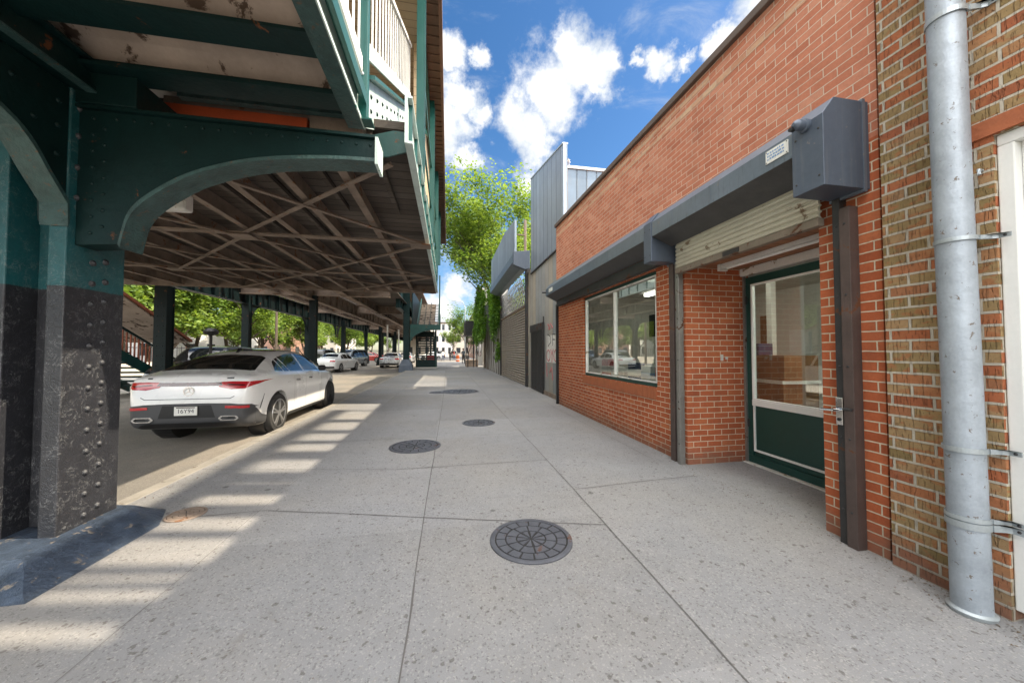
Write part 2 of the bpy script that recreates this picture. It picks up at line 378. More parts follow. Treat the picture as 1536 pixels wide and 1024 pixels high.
# column: green above, thick black paint below, both lumpy from many coats
def column_mat():
    m, t, b = newmat('many coats of column paint')
    pos = t.n('ShaderNodeTexCoord').outputs['Object']
    sp = t.n('ShaderNodeSeparateXYZ'); t.put(sp.inputs[0], pos)
    n1 = t.noise(pos, 5, 6, .65, .6); n2 = t.noise(pos, 30, 5, .7, 1.2)
    lo = t.smooth(t.math('ADD', sp.outputs[2], t.math('MULTIPLY', t.math('SUBTRACT', n1, .5), .03)), 1.855, 1.862)
    k = t.math('ADD', t.math('MULTIPLY', n1, .9), .55)
    c = t.mix(lo, t.vmath('SCALE', (.019,.020,.025), k), t.vmath('SCALE', (.009,.082,.092), k))
    scr = t.math('ABSOLUTE', t.math('SUBTRACT', t.noise(pos, 13, 5, .6, 1.6), .5)); chip = t.math('MULTIPLY', t.smooth(scr, .022, .006), t.smooth(t.noise(pos, 9, 4, .6), .46, .58)); c = t.mix(t.math('MULTIPLY', chip, .38), c, (.24,.245,.25))
    rs = t.smooth(t.noise(pos, 7, 7, .7), .70, .73); c = t.mix(rs, c, (.17,.075,.035))
    t.put(b.inputs['Base Color'], c)
    t.put(b.inputs['Roughness'], t.math('ADD', t.math('MULTIPLY', n2, .3), .28))
    b.inputs['Specular IOR Level'].default_value = .6
    bn = t.n('ShaderNodeBump'); bn.inputs['Strength'].default_value = .36; bn.inputs['Distance'].default_value = .012
    crk = t.n('ShaderNodeTexVoronoi', feature='DISTANCE_TO_EDGE'); t.put(crk.inputs['Vector'], t.vmath('ADD', pos, t.vmath('SCALE', t.noise(pos, 14, 4, .6, out=1), .15))); crk.inputs['Scale'].default_value = 9
    t.put(bn.inputs['Height'], t.math('ADD', n2, t.math('MULTIPLY', t.smooth(crk.outputs[0], 0, .05), .45)))
    t.L.new(bn.outputs[0], b.inputs['Normal']); return m
M['column'] = column_mat()

def sidewalk_mat(name, base, warm, chips=True):
    m, t, b = newmat(name)
    pos = t.n('ShaderNodeTexCoord').outputs['Object']
    v = t.n('ShaderNodeTexVoronoi'); v.inputs['Scale'].default_value = 92; t.put(v.inputs['Vector'], t.vmath('ADD', pos, t.vmath('SCALE', t.noise(pos, 60, 2, .5, out=1), .02)))
    sep = t.n('ShaderNodeSeparateColor'); t.put(sep.inputs[0], v.outputs['Color'])
    inside = t.smooth(v.outputs['Distance'], .62, .40)
    dark = t.math('MULTIPLY', t.smooth(sep.outputs[0], .76, .80), inside)
    lite = t.math('MULTIPLY', t.smooth(sep.outputs[1], .70, .76), inside)
    v2 = t.n('ShaderNodeTexVoronoi'); v2.inputs['Scale'].default_value = 31; t.put(v2.inputs['Vector'], t.vmath('ADD', pos, t.vmath('SCALE', t.noise(pos, 30, 2, .5, out=1), .05)))
    sep2 = t.n('ShaderNodeSeparateColor'); t.put(sep2.inputs[0], v2.outputs['Color'])
    big = t.math('MULTIPLY', t.smooth(sep2.outputs[2], .92, .94), t.smooth(v2.outputs['Distance'], .42, .30))
    n1 = t.noise(pos, .8, 6, .62); n2 = t.noise(pos, 5, 6, .65); n3 = t.noise(pos, 160, 3, .7)
    c = t.mix(t.smooth(t.noise(pos, .35, 5, .6), .4, .62), base, warm)
    k = t.math('ADD', t.math('ADD', t.math('MULTIPLY', n1, .35), t.math('MULTIPLY', n2, .28)), t.math('ADD', t.math('MULTIPLY', n3, .5), .43))
    c = t.vmath('SCALE', c, k)
    if chips:
        c = t.mix(t.math('MULTIPLY', dark, .42), c, (.075,.070,.068)); c = t.mix(t.math('MULTIPLY', lite, .2), c, (.55,.52,.47))
        c = t.mix(t.math('MULTIPLY', big, .6), c, (.09,.078,.07))
    spx = t.n('ShaderNodeSeparateXYZ'); t.put(spx.inputs[0], pos); cmb = t.n('ShaderNodeCombineXYZ'); t.put(cmb.inputs[0], t.math('FLOOR', t.math('DIVIDE', t.math('ADD', spx.outputs[0], .19), 1.45))); t.put(cmb.inputs[1], t.math('FLOOR', t.math('DIVIDE', t.math('ADD', spx.outputs[1], .05), 1.45)))
    wnz = t.n('ShaderNodeTexWhiteNoise', noise_dimensions='2D'); t.put(wnz.inputs['Vector'], cmb.outputs[0]); c = t.vmath('SCALE', c, t.math('ADD', t.math('MULTIPLY', wnz.outputs[0], .16), .92))
    gum = t.n('ShaderNodeTexVoronoi'); gum.inputs['Scale'].default_value = 1.9; t.put(gum.inputs['Vector'], pos)
    gs = t.n('ShaderNodeSeparateColor'); t.put(gs.inputs[0], gum.outputs['Color'])
    gf = t.math('MULTIPLY', t.smooth(gum.outputs['Distance'], .06, .045), t.smooth(gs.outputs[0], .55, .6)); c = t.mix(t.math('MULTIPLY', gf, .6), c, (.07,.066,.062))
    st = t.smooth(t.noise(pos, 1.7, 7, .7, .5), .60, .74); c = t.mix(t.math('MULTIPLY', st, .42), c, (.13,.112,.095))
    t.put(b.inputs['Base Color'], c); b.inputs['Roughness'].default_value = .86; b.inputs['Specular IOR Level'].default_value = .3
    bn = t.n('ShaderNodeBump'); bn.inputs['Strength'].default_value = .5; bn.inputs['Distance'].default_value = .006
    t.put(bn.inputs['Height'], t.math('SUBTRACT', t.math('ADD', t.math('MULTIPLY', n3, .8), t.math('MULTIPLY', lite, .5)), t.math('MULTIPLY', dark, .4))); t.L.new(bn.outputs[0], b.inputs['Normal'])
    return m
M['sidewalk'] = sidewalk_mat('exposed aggregate paving', (.244,.243,.248), (.262,.252,.242))
M['asphalt'] = sidewalk_mat('worn asphalt', (.20,.185,.165), (.26,.23,.195), True)
M['kerb'] = basic('worn kerb stone', (.27,.25,.22), .85, var=.4, vscale=4, bump=.5, bscale=25, rust=(.11,.085,.062), rustamt=.12)
M['joint'] = basic('dirt filled joint', (.115,.108,.103), .95)
M['earth'] = basic('dry earth', (.20,.17,.12), .95, var=.3, vscale=.5)
M['footing'] = basic('painted footing', (.045,.062,.092), .38, var=.8, vscale=9, bump=1., bscale=34, rust=(.19,.165,.14), rustamt=.04, rscale=11)
# ------------------------------------------------------------------ ground, road, paving
g = MB(); g.poly([(-400,-200,-.17),(400,-200,-.17),(400,600,-.17),(-400,600,-.17)]); struct(g.build('ground', M['earth']))
g = MB()
xs = [-13.6,-11,-9,-7,-5,-4,-3.1]; g.poly([(-13.6,-15,-.14),(-3.02,-15,-.14),(-3.02,48,-.14),(-13.6,48,-.14)])
g.poly([(-60,48,-.14),(60,48,-.14),(60,60,-.14),(-60,60,-.14)]); g.poly([(-13.6,60,-.14),(-3.02,60,-.14),(-3.02,180,-.14),(-13.6,180,-.14)])
struct(g.build('road', M['asphalt']))
def pavement(name, x0, x1, y0, y1):
    m = MB(); m.box(x0, x1, y0, y1, -.16, 0); return struct(m.build(name, M['sidewalk']))
walk = pavement('sidewalk', -2.88, 4.1, -5, 48); pavement('sidewalk', -2.88, 6, 60, 180); pavement('sidewalk', -17, -13.75, -15, 48); pavement('sidewalk', -17, -13.75, 60, 180)
k = MB(); random.seed(3)
y = -5
while y < 48:
    L = random.choice((1.8, 2.1, 2.4)); e = min(y+L, 48); dx = random.uniform(-.012,.012); k.box(-3.04+dx, -2.883, y+.006, e-.006, -.165, -.004+random.uniform(-.012,.006)); y = e
struct(k.build('kerb', M['kerb'], bevel=.015))
k = MB(); k.box(-13.745,-13.6,-15,48,-.165,-.003); k.box(-13.745,-13.6,60,180,-.165,-.003); k.box(-3.04,-2.883,60,180,-.165,-.003); struct(k.build('kerb', M['kerb'], bevel=.015))
# joints between the slabs: thin wandering lines of dirt
def joint(mb, pts, w=.0055, z=.004, sub=30, amp=.006):
    for (x0,y0),(x1,y1) in zip(pts, pts[1:]):
        n = max(4, int(math.hypot(x1-x0,y1-y0)*8)); d = Vector((x1-x0,y1-y0,0)).normalized(); nn = Vector((-d.y,d.x,0)); prev = None
        for i in range(n+1):
            t = i/n; p = Vector((x0+(x1-x0)*t, y0+(y1-y0)*t, z)) + nn*(mnoise.noise(Vector((x0*3+t*n*.22, y0, x1)))*amp*1.6)
            ww = w*(.6+.8*abs(mnoise.noise(Vector((t*n*.6, x0+7, y1)))))
            a, b = mb.bm.verts.new(p+nn*ww), mb.bm.verts.new(p-nn*ww)
            if prev: mb.bm.faces.new([prev[0], prev[1], b, a])
            prev = (a, b)
j = MB()
joint(j, [(-.20,-1),(-.19,3.4),(-.14,9),(-.12,47)]); joint(j, [(1.25,-1),(1.265,4),(1.22,9),(1.2,47)]); joint(j, [(-1.62,-1),(-1.62,47)], .002)
joint(j, [(2.62,4.2),(2.62,8.9)], .004)
joint(j, [(-1.55,3.43),(-.19,3.05),(1.262,2.655)]); joint(j, [(1.265,3.385),(2.36,3.475),(2.8,3.5)], .005); joint(j, [(1.25,.95),(2.8,1.12)], .004)
joint(j, [(-2.86,3.36),(-1.56,3.43)], .004); joint(j, [(-.60,4.33),(1.262,4.36)]); joint(j, [(-2.86,4.75),(-.62,4.33)], .004)
yy = 5.75
random.seed(5)
while yy < 47:
    for x0, x1 in ((-2.86,-1.62),(-1.62,-.18),(-.18,1.23),(1.23,2.86)):
        joint(j, [(x0, yy+random.uniform(-.15,.15)),(x1, yy+random.uniform(-.1,.1))], .004)
    yy += 1.45
joint(j, [(-.3,4.35),(-.1,4.9),(.25,5.75)], .002, amp=.03)
jo = j.build('joint', M['joint'], uv=False); jo.parent = walk

# ------------------------------------------------------------------ covers in the paving
def cover(name, label, x, y, r, cells=True, mat='iron', rot=.25, group='round iron covers in the sidewalk'):
    t = thing(name, label, 'manhole cover', (x,y,0), group)
    m = MB(); m.lathe([(r,.001),(r,.009),(r*.97,.012),(r*.89,.012),(r*.885,.006),(r*.885,.001)], (x,y,0), 2, 48); m.build('frame_ring', M[mat], t, smooth=True)
    m = MB(); m.lathe([(r*.885,.0012),(r*.885,.0050)], (x,y,0), 2, 48); m.build('joint_bed', M['iron_gap'], t)
    m = MB()
    def cell(r0, r1, a0, a1, h=.0105):
        n = 5; P = [(x+r0*r*math.cos(a0+(a1-a0)*i/n), y+r0*r*math.sin(a0+(a1-a0)*i/n)) for i in range(n+1)] if r0 > .06 else [(x+r0*r*math.cos((a0+a1)/2), y+r0*r*math.sin((a0+a1)/2))]
        Q = [(x+r1*r*math.cos(a0+(a1-a0)*i/n), y+r1*r*math.sin(a0+(a1-a0)*i/n)) for i in range(n+1)]
        m.prism(P[::-1]+Q, 2, .0045, h)
    for nn, r0, r1 in ((10,.05,.335),(10,.375,.60),(16,.64,.845)):
        for i in range(nn):
            w = 2*math.pi/nn; g_ = .021/((r0+r1)/2); cell(r0, r1, rot+i*w+g_, rot+(i+1)*w-g_)
    m.build('cover_plate', M[mat], t)
    return t
cover('manhole_cover', 'largest near round iron manhole cover with radial spokes in the grey paving', .615, 2.55, .305)
cover('manhole_cover', 'iron manhole cover on the long joint, second nearest, left of the middle of the walk', -.467, 5.335, .37)
cover('manhole_cover', 'small shiny iron cover right of the long joint, third from the camera', .6, 6.84, .32)
cover('manhole_cover', 'dark iron cover farthest up the sidewalk beside the sunlit patch', .42, 12.28, .66)
cover('valve_cover', 'small worn round cover in the sunlit strip next to the steel column', -2.2, 3.47, .14, mat='rust_steel', group='small utility lids')
cover('valve_cover', 'small dark lid left of the farthest iron cover', -.32, 12.1, .3, mat='iron', group='small utility lids')

# ------------------------------------------------------------------ walls with openings
def wall_mesh(mb, x, y0, y1, ztop, openings, depth, ztop1=None, ends=True, zlow=0.):
    """street front at X = x from y0 to y1; openings (ya, yb, za, zb) get reveals 'depth' deep"""
    ztop1 = ztop if ztop1 is None else ztop1
    zt = lambda yy: ztop + (ztop1-ztop)*(yy-y0)/(y1-y0)
    ys = sorted({y0, y1, *[o[0] for o in openings], *[o[1] for o in openings]}); zs = sorted({0., *[o[2] for o in openings], *[o[3] for o in openings]})
    for a, b in zip(ys, ys[1:]):
        for i, z0 in enumerate(zs):
            z1 = zs[i+1] if i+1 < len(zs) else None
            ym, zm = (a+b)/2, (z0+(z1 if z1 is not None else z0+9))/2
            if any(o[0] < ym < o[1] and o[2] < zm < o[3] for o in openings): continue
            mb.poly([(x,a,z0),(x,b,z0),(x,b,z1 if z1 is not None else zt(b)),(x,a,z1 if z1 is not None else zt(a))])
    for ya, yb, za, zb in openings:
        X2 = x+depth
        mb.poly([(x,ya,za),(X2,ya,za),(X2,ya,zb),(x,ya,zb)]); mb.poly([(x,yb,za),(X2,yb,za),(X2,yb,zb),(x,yb,zb)]); mb.poly([(x,ya,zb),(X2,ya,zb),(X2,yb,zb),(x,yb,zb)])
        if za > 0: mb.poly([(x,ya,za),(X2,ya,za),(X2,yb,za),(x,yb,za)])
    mb.poly([(x,y0,zt(y0)),(x,y1,zt(y1)),(x+.35,y1,zt(y1)),(x+.35,y0,zt(y0))])
    if ends:
        for yy in (y0, y1): mb.poly([(x,yy,0),(x+6,yy,0),(x+6,yy,zt(yy)),(x,yy,zt(yy))])

XA = 2.92
shop = thing('brick_shop', 'long low red brick shop with roll shutter hoods, a green door and one wide window', 'building', (XA, 5.4, 0))
m = MB(); wall_mesh(m, XA, 1.86, 9.1, 2.90, [(2.262,3.85,0,2.62),(4.47,7.2,.88,2.57)], .13, 2.90); m.build('wall', M['brick_red'], shop)
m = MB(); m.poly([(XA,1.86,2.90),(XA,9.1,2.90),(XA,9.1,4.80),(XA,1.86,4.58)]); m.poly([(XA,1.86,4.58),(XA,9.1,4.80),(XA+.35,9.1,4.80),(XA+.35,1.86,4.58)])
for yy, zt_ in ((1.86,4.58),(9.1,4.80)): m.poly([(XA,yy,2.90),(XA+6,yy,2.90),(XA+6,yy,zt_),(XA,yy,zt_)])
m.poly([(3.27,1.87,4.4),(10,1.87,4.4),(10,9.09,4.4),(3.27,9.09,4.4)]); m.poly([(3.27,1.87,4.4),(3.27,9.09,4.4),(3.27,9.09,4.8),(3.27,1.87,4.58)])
m.build('upper_wall', M['brick_red_lit'], shop)
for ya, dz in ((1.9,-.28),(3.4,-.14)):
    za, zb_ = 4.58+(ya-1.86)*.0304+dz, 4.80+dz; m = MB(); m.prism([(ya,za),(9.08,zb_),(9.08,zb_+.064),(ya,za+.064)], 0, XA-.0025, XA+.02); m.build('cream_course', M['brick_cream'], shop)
# the lobby: side walls deeper than the front reveal
for yy in (3.85,2.262):
    m = MB(); m.poly([(3.05,yy,0),(3.83,yy,0),(3.83,yy,2.62),(3.05,yy,2.62)]); m.build('lobby_wall', M['brick_red'], shop)
m = MB(); m.box(3.0,3.83,2.245,3.845,2.46,2.56); m.build('lobby_ceiling', M['raw_wood'], shop)
m = MB(); m.box(3.70,3.76,2.25,3.84,2.36,2.455); m.build('lintel_board', M['white_worn'], shop)
m = MB(); m.prism([(1.86,4.582),(9.12,4.802),(9.12,4.89),(1.86,4.67)], 0, XA-.05, XA+.38); m.build('coping', M['coping'], shop, bevel=.01)
# rowlock course below the window
m = MB()
for i in range(38): m.box(XA-.012, XA+.05, 4.48+i*.0722+.004, 4.48+(i+1)*.0722-.004, .715, .868)
m.build('sill_course', M['lintel'], shop)
# window: green outer frame, white sash, one mullion, two panes
wnd = MB()
def frame(mb, y0, y1, z0, z1, w, xa, xb, sides='lrtb'):
    if 'b' in sides: mb.box(xa, xb, y0, y1, z0, z0+w)
    if 't' in sides: mb.box(xa, xb, y0, y1, z1-w, z1)
    if 'l' in sides: mb.box(xa, xb, y0, y0+w, z0+w+.001, z1-w-.001)
    if 'r' in sides: mb.box(xa, xb, y1-w, y1, z0+w+.001, z1-w-.001)
frame(wnd, 4.473, 7.197, .883, 2.567, .055, 2.965, 3.045); wf = wnd.build('window', M['green_door'], shop, bevel=.004)
w2 = MB(); frame(w2, 4.53, 7.14, .94, 2.51, .020, 2.95, 3.0); w2.box(2.952,3.005,5.80,5.845,.979,2.471); w2.build('sash', M['white_worn'], wf, bevel=.003)
for a, b in ((4.57,5.80),(5.845,7.10)):
    w3 = MB(); w3.box(2.982,2.988,a,b,.98,2.47); w3.build('pane', M['glass'], wf)
# door
dr = MB(); X0 = 3.76
frame(dr, 2.40, 3.838, .012, 2.34, .09, X0, X0+.07); do = dr.build('door', M['green_door'], shop, bevel=.004)
d2 = MB(); d2.box(X0+.012, X0+.055, 2.495, 3.742, .105, .775); d2.build('kick_panel', M['green_door'], do, bevel=.004)
d3 = MB(); frame(d3, 2.50, 3.745, .79, 2.245, .022, X0-.006, X0+.04); d3.box(X0-.010, X0+.045, 2.50, 3.745, .725, .795)
d3.box(X0-.004,X0+.02,3.715,3.738,.16,.724); d3.box(X0-.004,X0+.02,2.50,3.713,.16,.185); d3.build('white_trim', M['white_paint'], do, bevel=.003)
d4 = MB(); d4.box(X0+.018, X0+.024, 2.523, 3.722, .813, 2.222); d4.build('pane', M['glass'], do)
d5 = MB(); d5.tube([(X0-.03,2.62,1.0),(X0-.03,2.62,1.35)], .012); d5.tube([(X0,2.62,1.02),(X0-.03,2.62,1.02)], .009); d5.tube([(X0,2.62,1.33),(X0-.03,2.62,1.33)], .009); d5.build('handle', M['chrome'], do, smooth=True)
for z in (.45,2.0): d6 = MB(); d6.tube([(X0-.006,3.80,z),(X0-.006,3.80,z+.1)], .011); d6.build('hinge', M['dark_post'], do)
m = MB(); m.box(3.70,3.83,2.25,3.84,.0005,.011); m.build('threshold', M['white_worn'], shop)
m = MB(); m.box(3.735,3.765,3.815,3.845,.012,2.36); m.build('jamb', M['silver_post'], shop)
# roof edge of the room and the room itself
room = MB()
room.poly([(3.84,2.3,.02),(8,2.3,.02),(8,9,.02),(3.84,9,.02)]); fl = room.build('floor', M['interior_floor'], shop)
room = MB(); room.poly([(3.06,3.9,.02),(3.84,3.9,.02),(3.84,9,.02),(3.06,9,.02)]); room.build('floor', M['interior_floor'], shop)
room = MB()
for q in ([(8,2.3,0),(8,9,0),(8,9,2.9),(8,2.3,2.9)], [(3.06,9,0),(8,9,0),(8,9,2.9),(3.06,9,2.9)], [(3.84,2.3,0),(8,2.3,0),(8,2.3,2.9),(3.84,2.3,2.9)], [(3.06,3.9,0),(3.84,3.9,0),(3.84,3.9,2.9),(3.06,3.9,2.9)],
          [(3.06,3.9,2.9),(8,3.9,2.9),(8,9,2.9),(3.06,9,2.9)], [(3.84,2.3,2.9),(8,2.3,2.9),(8,3.9,2.9),(3.84,3.9,2.9)], [(3.84,2.25,2.34),(3.84,3.9,2.34),(3.84,3.9,2.9),(3.84,2.25,2.9)], [(3.84,2.25,0),(3.84,2.41,0),(3.84,2.41,2.4),(3.84,2.25,2.4)]): room.poly(q)
room.build('room_wall', M['interior_wall'], shop)
m = MB(); m.box(5.75,5.85,5.3,5.4,0.03,2.88); m.box(5.9,6.3,8.0,8.3,.03,2.88); m.build('room_pillar', M['interior_wall'], shop)
for i, yy in enumerate((3.4, 5.6, 7.6)):
    m = MB(); m.box(5.0,5.14,yy-.6,yy+.6,2.82,2.89); cl = m.build('ceiling_lamp', emit('lit tube lamp %d' % i, (1,.96,.88), 3.0 if i else 26), shop)
# things inside the shop
def inbox(label, x, y, z, a, b, h, mat, band=None, rz=0):
    t = thing('carton', label, 'box', (x,y,z), 'boxes on display in the shop window')
    m = MB(); m.box(-a/2,a/2,-b/2,b/2,0,h); m.build('body', M[mat], t, world=False, bevel=.006)
    if band: m = MB(); m.box(-a/2-.002,a/2+.002,-b/2-.002,b/2+.002,h*.25,h*.6); m.build('printed_band', M[band], t, world=False)
    t.rotation_euler[2] = rz; return t
m = MB(); m.box(3.1,3.6,4.55,7.1,.86,.90); 
for yy in (4.6,5.8,7.05): m.box(3.12,3.16,yy,yy+.04,.02,.86); m.box(3.54,3.58,yy,yy+.04,.02,.86)
tag(m.build('display_table', M['wood']), 'long low wooden display table behind the shop window', 'table')
inbox('white printed carton with a red band at the right end of the window table', 3.3, 4.72, .90, .25,.34,.42,'cardboard','red_cloth',.2)
inbox('pale blue grey carton lying low beside the white one in the window', 3.27, 5.15, .90, .22,.32,.26,'cardboard','blue_ink',-.1)
inbox('red carton standing near the left end of the window table', 3.3, 6.75, .90, .2,.24,.34,'red_cloth','cardboard',.1)
inbox('flat white carton with dark band beside the red one in the window', 3.32, 6.2, .90, .24,.5,.2,'white_worn','navy',0)
inbox('small dark blue box in the middle of the window table', 3.3, 5.68, .90, .2,.2,.3,'navy','cardboard',.3)
def chair(x, y, rz, label):
    t = thing('chair', label, 'chair', (x,y,.02), 'wooden chairs in the shop', rz)
    m = MB(); m.box(-.21,.21,-.21,.21,.43,.47); m.build('seat', M['wood'], t, world=False, bevel=.01)
    m = MB(); m.box(-.21,.21,.17,.20,.78,.95)
    for q in (-.14,-.05,.05,.14): m.box(q-.012,q+.012,.175,.195,.5,.78)
    m.build('backrest', M['wood'], t, world=False)
    for a in (-.19,.19):
        for b in (-.19,.185): m = MB(); m.beam((a,b,0),(a,b,.43 if b < 0 else .95),.035,.035); m.build('leg', M['wood'], t, world=False)
    return t
chair(4.6,4.9,.4,'wooden slat back chair seen through the right window pane'); chair(4.9,6.1,2.4,'wooden slat back chair seen through the left window pane')
t = thing('exercise_machine', 'dark upright exercise machine with arched arms behind the shop window', 'machine', (4.3,5.5,.02))
m = MB(); m.box(3.95,4.65,5.25,5.75,.03,.13); m.build('base', M['black_plastic'], t, bevel=.02)
m = MB(); m.tube([(4.3,5.3,.13),(4.3,5.3,1.5),(4.2,5.35,1.62),(4.05,5.5,1.6),(4.0,5.7,1.45)], .045); m.tube([(4.3,5.7,.13),(4.3,5.75,1.45),(4.2,5.8,1.55),(4.0,5.95,1.5)], .045); m.build('frame', M['black_steel'], t, smooth=True)
m = MB(); m.box(4.1,4.4,5.35,5.65,.55,.66); m.build('saddle', M['red_cloth'], t, bevel=.03)
t = thing('wall_screen', 'dark screen on a bracket high inside the shop window', 'screen', (4.4,6.6,1.95))
m = MB(); m.box(4.38,4.43,6.2,7.0,1.72,2.2); m.build('panel', M['black_plastic'], t, bevel=.01); m = MB(); m.tube([(4.43,6.6,2.0),(4.6,6.6,2.05),(4.6,6.6,2.88)], .025); m.build('bracket', M['black_steel'], t)
t = thing('counter', 'brown wooden counter with a white top band just inside the glass door', 'counter', (4.9,4.4,.02))
m = MB(); m.box(4.6,5.2,4.08,4.75,.02,.94); m.box(4.62,5.2,4.08,4.75,.985,1.34); m.build('body', M['wood'], t); m = MB(); m.box(4.57,5.22,4.06,4.77,.941,.984); m.build('top_band', M['white_paint'], t)
t = thing('notice', 'pale paper notice pinned inside the shop', 'notice', (7.98,6.6,1.5)); m = MB(); m.box(7.975,7.99,6.4,6.9,1.0,1.9); m.build('sheet', M['white_paint'], t)
m = MB(); m.box(4.64,4.9,4.5,4.7,1.341,1.52); tag(m.build('till', M['navy'], bevel=.01), 'small dark blue till on the wooden counter', 'till')
m = MB(); m.box(7.9,7.98,7.4,7.6,1.3,2.3); tag(m.build('wooden_board', M['wood']), 'narrow upright wooden board on the far wall seen through the glass door', 'board')

# strip lamp in the lobby
t = thing('lobby_lamp', 'long white strip lamp under the lobby ceiling above the green door', 'lamp', (3.3,3.1,2.4))
m = MB(); m.box(3.26,3.34,2.45,3.66,2.415,2.46); m.build('housing', M['white_worn'], t, bevel=.006); m = MB(); m.tube([(3.30,2.5,2.40),(3.30,3.6,2.40)], .014); m.build('tube', M['white_paint'], t, smooth=True)
m = MB(); m.box(3.245,3.355,3.66,3.70,2.38,2.47); m.build('end_cap', M['white_worn'], t)
# small lock plate and bell by the door
m = MB(); m.box(3.40,3.43,3.835,3.8495,1.28,1.36); m.box(3.47,3.50,3.837,3.8495,1.30,1.33); tag(m.build('door_bell', M['cardboard']), 'tiny pale bell plate on the brick reveal left of the green door', 'bell')

# ------------------------------------------------------------------ shutter hoods
def hood(label, y0, y1, ends, sign=False, name='shutter_hood'):
    t = thing(name, label, 'shutter hood', (2.7,(y0+y1)/2,2.9), 'roll shutter hoods on the brick shop')
    m = MB(); m.prism([(2.53,2.85),(2.53,3.03),(2.63,3.15),(XA-.003,3.15),(XA-.003,3.145),(2.632,3.143),(2.536,3.028),(2.536,2.85)], 1, y0, y1); m.build('cover', M['hood'], t)
    m = MB(); m.prism([(2.534,2.849),(2.538,2.857),(2.80,2.747),(2.80,2.735)], 1, y0, y1); m.build('underside', M['hood_shade'], t)
    for a, b in ends:
        e = MB(); e.prism([(2.522,2.54),(2.522,3.04),(2.62,3.165),(XA-.003,3.165),(XA-.003,2.54)], 1, a, b); eb = e.build('end_box', M['hood_end'], t, bevel=.004)
        rivets('rivet', [(2.522,yy,zz) for yy, zz in ((a+.03,2.62),(b-.03,2.62),(b-.03,2.95),(a+.03,2.95))], .008, 0, -1, M['dark_post'], eb, 6)
        f = MB(); f.box(2.86,2.885,a-.004,b+.004,2.52,3.18); f.build('back_flange', M['hood'], eb)
    return t
h1 = hood('nearer blue grey hood of the roll shutter above the shop door', 2.13, 3.95, [(1.91,2.13)])
# white maker's plate with faded writing, alarm horn
pl = MB(); pl.box(2.521,2.5295,2.16,2.345,2.905,3.005); po = pl.build('maker_plate', M['plate'], h1)
pk = MB(); random.seed(11)
for r_ in range(3):
    yy = 2.33
    while yy > 2.19:
        w = random.uniform(.008,.022); pk.box(2.5192,2.5208,yy-w,yy,2.977-r_*.024,2.986-r_*.024+random.uniform(0,.006)); yy -= w+random.uniform(.004,.009)
pk.build('faded_print', M['blue_ink'], po)
rivets('rivet', [(2.521,yy,zz) for yy in (2.168,2.337) for zz in (2.914,2.996)], .005, 0, -1, M['dark_post'], po, 6)
t = thing('alarm_strobe', 'grey rounded alarm fitting on the end box of the nearer hood', 'alarm', (2.5,2.03,3.06))
m = MB(); m.lathe([(.048,0),(.048,-.02),(.038,-.024),(.038,-.07),(.030,-.085),(.012,-.10)], (2.521,2.03,3.02), 0, 16); m.build('housing', M['hood_end'], t, smooth=True)
m = MB(); m.lathe([(.016,0),(.016,-.03),(.010,-.031)], (2.445,2.05,2.995), 0, 10); m.build('nozzle', M['black_plastic'], t, smooth=True)
for yy in (2.95,3.55): m = MB(); m.box(2.5265,2.5295,yy,yy+.035,2.852,3.03); m.build('seam', M['hood'], h1)
h2 = hood('farther long blue grey hood of the roll shutter over the shop window', 4.14, 8.75, [(3.96,4.13)])
m = MB(); m.prism([(2.53,2.85),(2.53,3.03),(2.63,3.15),(XA-.003,3.15),(XA-.003,2.72),(2.80,2.72)], 1, 8.75, 8.80); m.build('end_plate', M['hood'], h2)
for yy in (5.2,6.4,7.6): m = MB(); m.box(2.5265,2.5295,yy,yy+.035,2.852,3.03); m.build('seam', M['hood'], h2)
m = MB(); m.box(2.80,2.90,4.15,8.72,2.58,2.73); m.build('rolled_curtain', M['dark_post'], h2)
m = MB(); m.box(2.524,2.5295,8.2,8.5,2.90,2.99); m.build('maker_plate', M['plate'], h2)
m = MB(); m.tube([(2.53,8.78,2.95),(2.44,8.82,2.95)], .022); m.build('conduit_stub', M['black_plastic'], h2)
# the half raised curtain over the door
t = thing('roll_shutter', 'half raised cream roll shutter curtain above the green door', 'shutter', (2.81,3.0,2.4))
m = MB(); prof = []
z = 2.43
while z < 2.80:
    prof += [(2.815,z),(2.800,z+.010),(2.798,z+.028),(2.806,z+.040),(2.815,z+.046)]; z += .05
prof2 = [(x+.02,zz) for x, zz in prof][::-1]; m.prism(prof+prof2, 1, 2.17, 3.87); m.build('curtain', M['slat'], t)
m = MB(); m.box(2.790,2.850,2.165,3.875,2.365,2.428); m.build('bottom_bar', M['bottom_bar'], t, bevel=.004)
m = MB(); m.box(2.78,2.79,2.9,3.1,2.375,2.42); m.build('lift_handle', M['dark_post'], t)
# guide posts
def post(label, boxes, mat, extra=None, g='shutter guide posts on the brick shop'):
    t = thing('guide_post', label, 'guide post', (boxes[0][0],boxes[0][2],0), g)
    m = MB()
    for b in boxes: m.box(*b)
    m.build('rail', M[mat], t, bevel=.003)
    b = boxes[0]; rivets('bolt', [(b[0], (b[2]+b[3])/2, .25+.52*q) for q in range(5)], .009, 0, -1, M['dark_post'], t, 6)
    return t
post('dark steel guide post between lobby and window, with a rusty edge', [(2.85,2.918,4.0,4.085,0,2.54)], 'brown_post')
post('narrow silver guide channel at the left edge of the lobby', [(2.835,2.90,3.872,3.925,0,2.54),(2.87,2.918,3.93,3.99,0,2.54)], 'silver_post')
gp = post('dark rusty guide channel on the right side of the lobby with the lock', [(2.85,2.918,2.062,2.112,0,2.54)], 'dark_post')
post('broad brown steel post right of the lock', [(2.835,2.918,1.988,2.056,0,2.45)], 'brown_post')
post('black guide post at the far end of the shop front', [(2.86,2.918,8.9,8.99,0,2.66)], 'black_steel')
